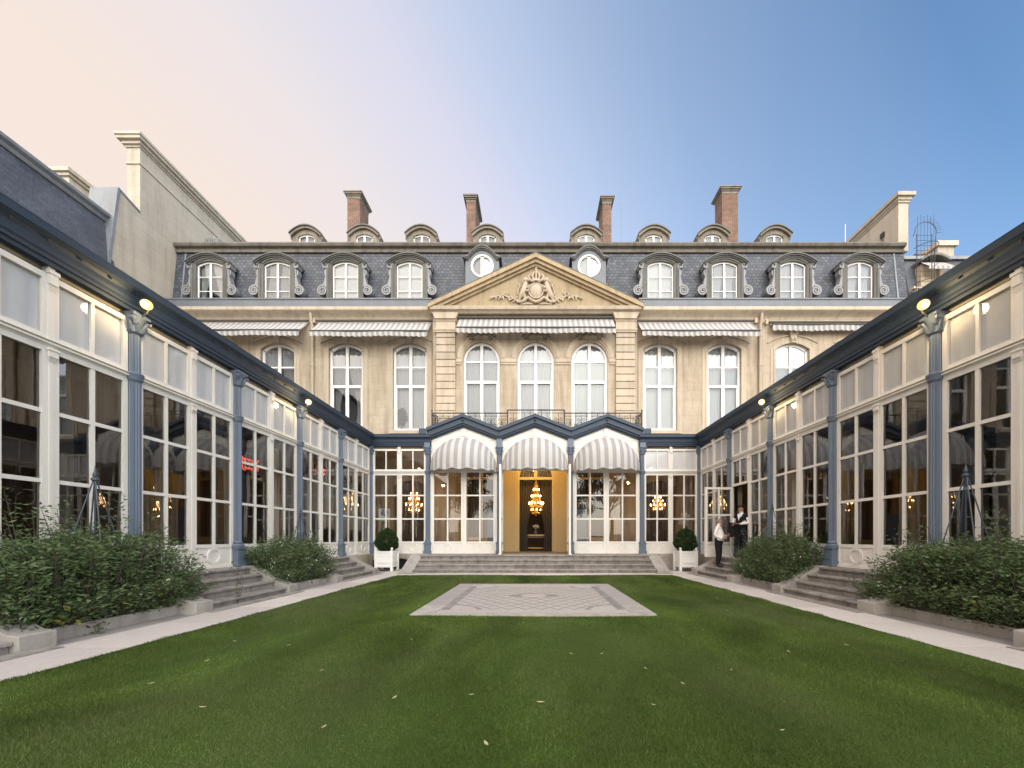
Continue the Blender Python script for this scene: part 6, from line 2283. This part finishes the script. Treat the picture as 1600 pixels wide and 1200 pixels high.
wp = thing('window_plant', 'dark leafy plant behind the tall window left of the pediment', 'plant', (-7.85, YH + 0.3, 8.0))
n = 700
d_ = unit_rows(rng.normal(0, 1, (n, 3))) * rng.random(n)[:, None] ** 0.5
P = d_ * np.array([0.34, 0.06, 0.55]) + np.array([-7.92, YH + 0.31, 8.75])
Vq = quads_leaf(P, unit_rows(rng.normal(0, 1, (n, 3)) * np.array([1, 0.3, 1])), rng.uniform(0.07, 0.14, n), rng.uniform(0.02, 0.04, n))
put('foliage', tri_mesh('foliage', Vq.reshape(-1, 3) - np.array(ORG[wp.name]), np.repeat(rng.random(n), 4), 'topiary_leaf', 4), wp, ORG[wp.name])['kind'] = 'stuff'
MB().tube([(-7.9, YH + 0.31, 8.0), (-7.9, YH + 0.31, 8.6)], 0.03, 6).build('stem', 'bark', wp)

# ------------------------------------------------------------------ people
def person(label, base, rz, joints, edges, radii, mats, hair, extras, height):
    """joints in metres, figure facing +x, feet at z=0; one continuous skinned body, material by the nearest bone"""
    root = thing('person', label, 'person', base)
    me = bpy.data.meshes.new('skeleton')
    names = list(joints)
    me.from_pydata([joints[n] for n in names], [(names.index(a), names.index(b)) for a, b, m_ in edges], [])
    tmp = bpy.data.objects.new('skeleton', me)
    COL.objects.link(tmp)
    sk = tmp.modifiers.new('skin', 'SKIN')
    for i, n in enumerate(names):
        v = me.skin_vertices[0].data[i]
        r_ = radii[n]
        v.radius = r_ if isinstance(r_, tuple) else (r_, r_)
        v.use_root = (n == 'pelvis')
    sb = tmp.modifiers.new('sub', 'SUBSURF')
    sb.levels = 2
    sb.render_levels = 2
    bpy.context.view_layer.update()
    dg = bpy.context.evaluated_depsgraph_get()
    body = bpy.data.meshes.new_from_object(tmp.evaluated_get(dg))
    bpy.data.objects.remove(tmp)
    body.name = 'body'
    mlist = sorted(set(m_ for a, b, m_ in edges))
    body.materials.clear()
    for m_ in mlist:
        body.materials.append(MAT[m_])
    segs = [(Vector(joints[a]), Vector(joints[b]), mlist.index(m_), (radii[a] if not isinstance(radii[a], tuple) else radii[a][0])) for a, b, m_ in edges]
    for p in body.polygons:
        c = Vector(p.center)
        best, bi = 1e9, 0
        for a, b, mi, ra in segs:
            ab = b - a
            t_ = max(0, min(1, (c - a).dot(ab) / max(ab.length_squared, 1e-9)))
            d = (c - (a + ab * t_)).length - ra * 0.6
            if d < best:
                best, bi = d, mi
        p.material_index = bi
    body.shade_smooth()
    o = bpy.data.objects.new('body', body)
    COL.objects.link(o)
    o.parent = root
    o.rotation_euler = (0, 0, rz)
    for nm, mb, mat in [('hair', hair[0], hair[1])] + extras:
        e = bpy.data.meshes.new(nm)
        e.from_pydata(mb.v, [], mb.f)
        e.materials.append(MAT[mat])
        e.shade_smooth()
        q = bpy.data.objects.new(nm, e)
        COL.objects.link(q)
        q.parent = root
        q.rotation_euler = (0, 0, rz)
    return root


def fingers(hand, d, n, side=1):
    """five short finger chains as a mesh: hand centre, pointing direction d, palm normal n (metres)"""
    m_ = MB()
    d, n = Vector(d).normalized(), Vector(n).normalized()
    w = d.cross(n)
    h = Vector(hand)
    for k, L in enumerate((0.068, 0.078, 0.072, 0.058)):
        o = h + d * 0.035 + w * (0.027 - 0.018 * k)
        m_.tube([o, o + d * L * 0.5 + n * 0.006, o + d * L * 0.9 + n * 0.028], [0.0095, 0.009, 0.007], 6)
    o = h + w * 0.03 * side
    m_.tube([o, o + w * 0.022 * side + d * 0.03, o + w * 0.025 * side + d * 0.058 + n * 0.01], [0.012, 0.010, 0.008], 6)
    return m_


def cap_mesh(c, r, back, cut):
    """hair cap: the part of an ellipsoid above/behind a slanted plane"""
    m_ = MB().ell(c, r, 18, 14)
    keep = []
    for f in m_.f:
        ctr = [sum(m_.v[i][k] for i in f) / len(f) for k in range(3)]
        if (ctr[2] - c[2]) - back * (ctr[0] - c[0]) > cut:
            keep.append(f)
    m_.f = keep
    m_.m = [0] * len(keep)
    return m_


# older waiter: white shirt, black trousers, seen from his side, facing the door
J = {
    'pelvis': (0, 0, 0.92), 'belly': (0.085, 0, 1.07), 'chest': (0.02, 0, 1.26), 'neckb': (0.0, 0, 1.42), 'neck': (0.015, 0, 1.49), 'head': (0.045, 0, 1.57), 'crown': (0.03, 0, 1.66),
    'shl': (0.0, 0.17, 1.38), 'ell': (-0.02, 0.25, 1.12), 'wrl': (0.20, 0.20, 1.08), 'hal': (0.27, 0.17, 1.12),
    'shr': (0.0, -0.17, 1.38), 'elr': (-0.07, -0.24, 1.12), 'wrr': (0.13, -0.21, 1.00), 'har': (0.20, -0.19, 1.02),
    'hil': (0, 0.09, 0.87), 'knl': (0.02, 0.10, 0.48), 'anl': (-0.03, 0.10, 0.09), 'tol': (0.12, 0.12, 0.035),
    'hir': (0, -0.09, 0.87), 'knr': (0.03, -0.10, 0.48), 'anr': (0.0, -0.10, 0.09), 'tor': (0.16, -0.12, 0.035)}
E_ = [('pelvis', 'belly', 'shirt'), ('belly', 'chest', 'shirt'), ('chest', 'neckb', 'shirt'), ('neckb', 'neck', 'skin_a'), ('neck', 'head', 'skin_a'), ('head', 'crown', 'skin_a'),
      ('chest', 'shl', 'shirt'), ('shl', 'ell', 'shirt'), ('ell', 'wrl', 'shirt'), ('wrl', 'hal', 'skin_a'),
      ('chest', 'shr', 'shirt'), ('shr', 'elr', 'shirt'), ('elr', 'wrr', 'shirt'), ('wrr', 'har', 'skin_a'),
      ('pelvis', 'hil', 'black_cloth'), ('hil', 'knl', 'black_cloth'), ('knl', 'anl', 'black_cloth'), ('anl', 'tol', 'shoe_black'),
      ('pelvis', 'hir', 'black_cloth'), ('hir', 'knr', 'black_cloth'), ('knr', 'anr', 'black_cloth'), ('anr', 'tor', 'shoe_black')]
RD = {'pelvis': (0.165, 0.15), 'belly': (0.205, 0.19), 'chest': (0.165, 0.15), 'neckb': 0.075, 'neck': 0.06, 'head': (0.088, 0.08), 'crown': (0.075, 0.07),
      'shl': 0.075, 'ell': 0.055, 'wrl': 0.036, 'hal': 0.036, 'shr': 0.075, 'elr': 0.055, 'wrr': 0.036, 'har': 0.036,
      'hil': 0.125, 'knl': 0.1, 'anl': 0.078, 'tol': 0.045, 'hir': 0.125, 'knr': 0.1, 'anr': 0.078, 'tor': 0.045}


def face(head, lean=0.0):
    x, y, z = head
    f = MB()
    f.ell((x + 0.095, y, z - 0.005), (0.022, 0.014, 0.026), 8, 6)
    f.ell((x + 0.07, y, z - 0.085), (0.03, 0.035, 0.022), 8, 6)
    for q in (-1, 1):
        f.ell((x - 0.01, y + q * 0.083, z), (0.022, 0.012, 0.032), 8, 6)
    e = MB()
    for q in (-1, 1):
        e.ell((x + 0.078, y + q * 0.032, z + 0.022), (0.012, 0.014, 0.008), 6, 5)
        e.box(x + 0.07, x + 0.088, y + q * 0.032 - 0.018, y + q * 0.032 + 0.018, z + 0.04, z + 0.047)
    e.box(x + 0.07, x + 0.09, y - 0.024, y + 0.024, z - 0.052, z - 0.046)
    return f, e


f1, e1 = face(J['head'])
fin = fingers(J['hal'], (0.8, -0.1, 0.5), (0.2, -1, 0), 1)
fin2 = fingers(J['har'], (0.9, 0.1, 0.1), (0, 1, 0), 1)
belt = MB().lathe([(0.150, 0), (0.158, 0.02), (0.155, 0.05), (0.148, 0.05), (0.148, 0)], (0.025, 0, 0.935), 20)
hair = cap_mesh((0.028, 0, 1.60), (0.108, 0.095, 0.105), 0.9, 0.015)
OLD = (7.42, 15.55, FL[2] + 0.0)
person('grey-haired man in white shirt and black trousers standing on the steps', OLD, R(-34), J, E_, RD, None, (hair, 'hair_grey'), [('face', f1, 'skin_a'), ('features', e1, 'hair_grey'), ('fingers', fin, 'skin_a'), ('fingers', fin2, 'skin_a'), ('belt', belt, 'shoe_black')], 1.72)

# younger waiter: black waistcoat over a white shirt, in the open doorway, looking down, jacket over his arm
J2 = {
    'pelvis': (0, 0, 0.98), 'belly': (0.01, 0, 1.12), 'chest': (0.0, 0, 1.34), 'neckb': (0.0, 0, 1.51), 'neck': (0.02, 0, 1.58), 'head': (0.06, 0, 1.67), 'crown': (0.055, 0, 1.76),
    'shl': (0.0, 0.19, 1.48), 'ell': (0.02, 0.27, 1.20), 'wrl': (0.22, 0.12, 1.16), 'hal': (0.27, 0.05, 1.17),
    'shr': (0.0, -0.19, 1.48), 'elr': (0.0, -0.30, 1.20), 'wrr': (0.20, -0.20, 1.12), 'har': (0.26, -0.14, 1.14),
    'hil': (0, 0.095, 0.93), 'knl': (0.02, 0.11, 0.51), 'anl': (-0.02, 0.11, 0.09), 'tol': (0.14, 0.13, 0.035),
    'hir': (0, -0.095, 0.93), 'knr': (0.02, -0.11, 0.51), 'anr': (-0.02, -0.11, 0.09), 'tor': (0.14, -0.13, 0.035)}
E2 = [(a, b, ('black_cloth' if (a, b) in (('pelvis', 'belly'), ('belly', 'chest'), ('chest', 'shl'), ('chest', 'shr')) else m_)) for a, b, m_ in E_]
RD2 = dict(RD, pelvis=(0.15, 0.13), belly=(0.145, 0.13), chest=(0.165, 0.145))
f2, e2 = face(J2['head'])
fin = fingers(J2['hal'], (0.5, -0.8, 0), (0.2, 0, 1), 1)
fin2 = fingers(J2['har'], (0.7, 0.7, 0.1), (0, 0, 1), 1)
jk = MB()
jk.grid(lambda u, v: (0.16 + 0.09 * math.sin(v * PI) + 0.03 * math.sin(u * 9), -0.34 + 0.36 * u, 1.17 + 0.05 * math.sin(v * PI) - (abs(v - 0.5) * 2) ** 1.2 * (0.42 + 0.05 * math.sin(u * 7))), 10, 12)
vest = MB()
vest.add([(0.158, -0.045, 1.50), (0.163, 0.045, 1.50), (0.172, 0.0, 1.27)], [(0, 1, 2)])
cf = MB().tube([(0.155, -0.05, 1.51), (0.172, 0.0, 1.28), (0.155, 0.05, 1.51)], 0.014, 5)
hair = cap_mesh((0.04, 0, 1.715), (0.125, 0.105, 0.105), 0.5, -0.012)
YOUNG = (8.22, 15.28, ZF + 0.01)
person('young waiter in black waistcoat and white shirt in the open doorway', YOUNG, R(-148), J2, E2, RD2, None, (hair, 'hair_black'), [('face', f2, 'skin_a'), ('features', e2, 'hair_black'), ('fingers', fin, 'skin_a'), ('fingers', fin2, 'skin_a'), ('jacket', jk, 'black_cloth'), ('shirt_front', vest, 'shirt'), ('collar', cf, 'shirt')], 1.82)

# third figure bending behind the glass next to the doorway
J3 = dict(J2)
for k_, v_ in J3.items():
    if v_[2] > 1.0:
        h_ = v_[2] - 0.98
        J3[k_] = (v_[0] + h_ * 0.55, v_[1], 0.98 + h_ * 0.82)
J3['ell'] = (0.38, 0.25, 1.1)
J3['wrl'] = (0.55, 0.2, 1.12)
J3['hal'] = (0.62, 0.18, 1.12)
J3['elr'] = (0.38, -0.25, 1.08)
J3['wrr'] = (0.52, -0.18, 1.0)
J3['har'] = (0.6, -0.16, 1.0)
E3 = [(a, b, 'shirt' if m_ == 'black_cloth' and a in ('belly', 'chest') else m_) for a, b, m_ in E2]
f3, e3 = face(J3['head'])
fin = fingers(J3['hal'], (1, 0, 0), (0, 0, -1), 1)
hair = cap_mesh((J3['head'][0] - 0.015, 0, J3['head'][2] + 0.04), (0.11, 0.096, 0.10), 0.4, 0.012)
person('person in white shirt leaning over inside the right wing window', (9.15, 14.4, ZF + 0.012), R(105), J3, E3, RD2, None, (hair, 'hair_black'), [('face', f3, 'skin_a'), ('features', e3, 'hair_black'), ('fingers', fin, 'skin_a')], 1.7)

# ------------------------------------------------------------------ trees at the open end of the garden (seen in the panes)
def tree(x, y, h, cr, seed, label):
    r = np.random.default_rng(seed)
    tr_ = thing('tree', label, 'tree', (x, y, 0), 'trees at the garden end')
    m_ = MB()
    th = h * 0.42
    m_.tube([(x, y, -0.1), (x + 0.1, y, th * 0.5), (x, y + 0.1, th), (x + 0.2, y, h * 0.75)], [0.35, 0.28, 0.22, 0.08], 8)
    tips = []
    for k in range(9):
        a = 2 * PI * k / 9 + r.uniform(-0.3, 0.3)
        e = r.uniform(0.55, 1.0) * cr
        z = th + r.uniform(0.0, 0.55) * (h - th)
        tip = (x + e * math.cos(a), y + e * math.sin(a), z + 1.0)
        m_.tube([(x, y, th * r.uniform(0.75, 1.0)), (x + 0.5 * e * math.cos(a), y + 0.5 * e * math.sin(a), z), tip], [0.13, 0.08, 0.03], 5)
        tips.append(tip)
    m_.build('trunk', 'bark', tr_)
    C = [(x + r.normal(0, cr * 0.42), y + r.normal(0, cr * 0.42), th + (h - th) * r.beta(2, 1.8)) for _ in range(34)] + tips
    P = []
    for c in C:
        n = 130
        d = unit_rows(r.normal(0, 1, (n, 3))) * (r.random(n) ** 0.5)[:, None] * r.uniform(0.7, 1.35)
        P.append(d + np.array(c))
    P = np.concatenate(P)
    D = unit_rows(r.normal(0, 1, P.shape))
    Vq = quads_leaf(P, D, r.uniform(0.2, 0.36, len(P)), r.uniform(0.09, 0.16, len(P)))
    put('crown', tri_mesh('crown', Vq.reshape(-1, 3) - np.array(ORG[tr_.name]), np.repeat(r.random(len(P)), 4), 'tree_leaf', 4), tr_, ORG[tr_.name])['kind'] = 'stuff'


tree(-11, -20, 13, 4.2, 31, 'leafy tree at the left of the garden end')
tree(-3.5, -26, 15, 4.6, 32, 'tall tree left of the garden axis')
tree(5.5, -22, 12, 4.0, 33, 'leafy tree right of the garden axis')
tree(13, -27, 16, 4.8, 34, 'tall tree at the right of the garden end')
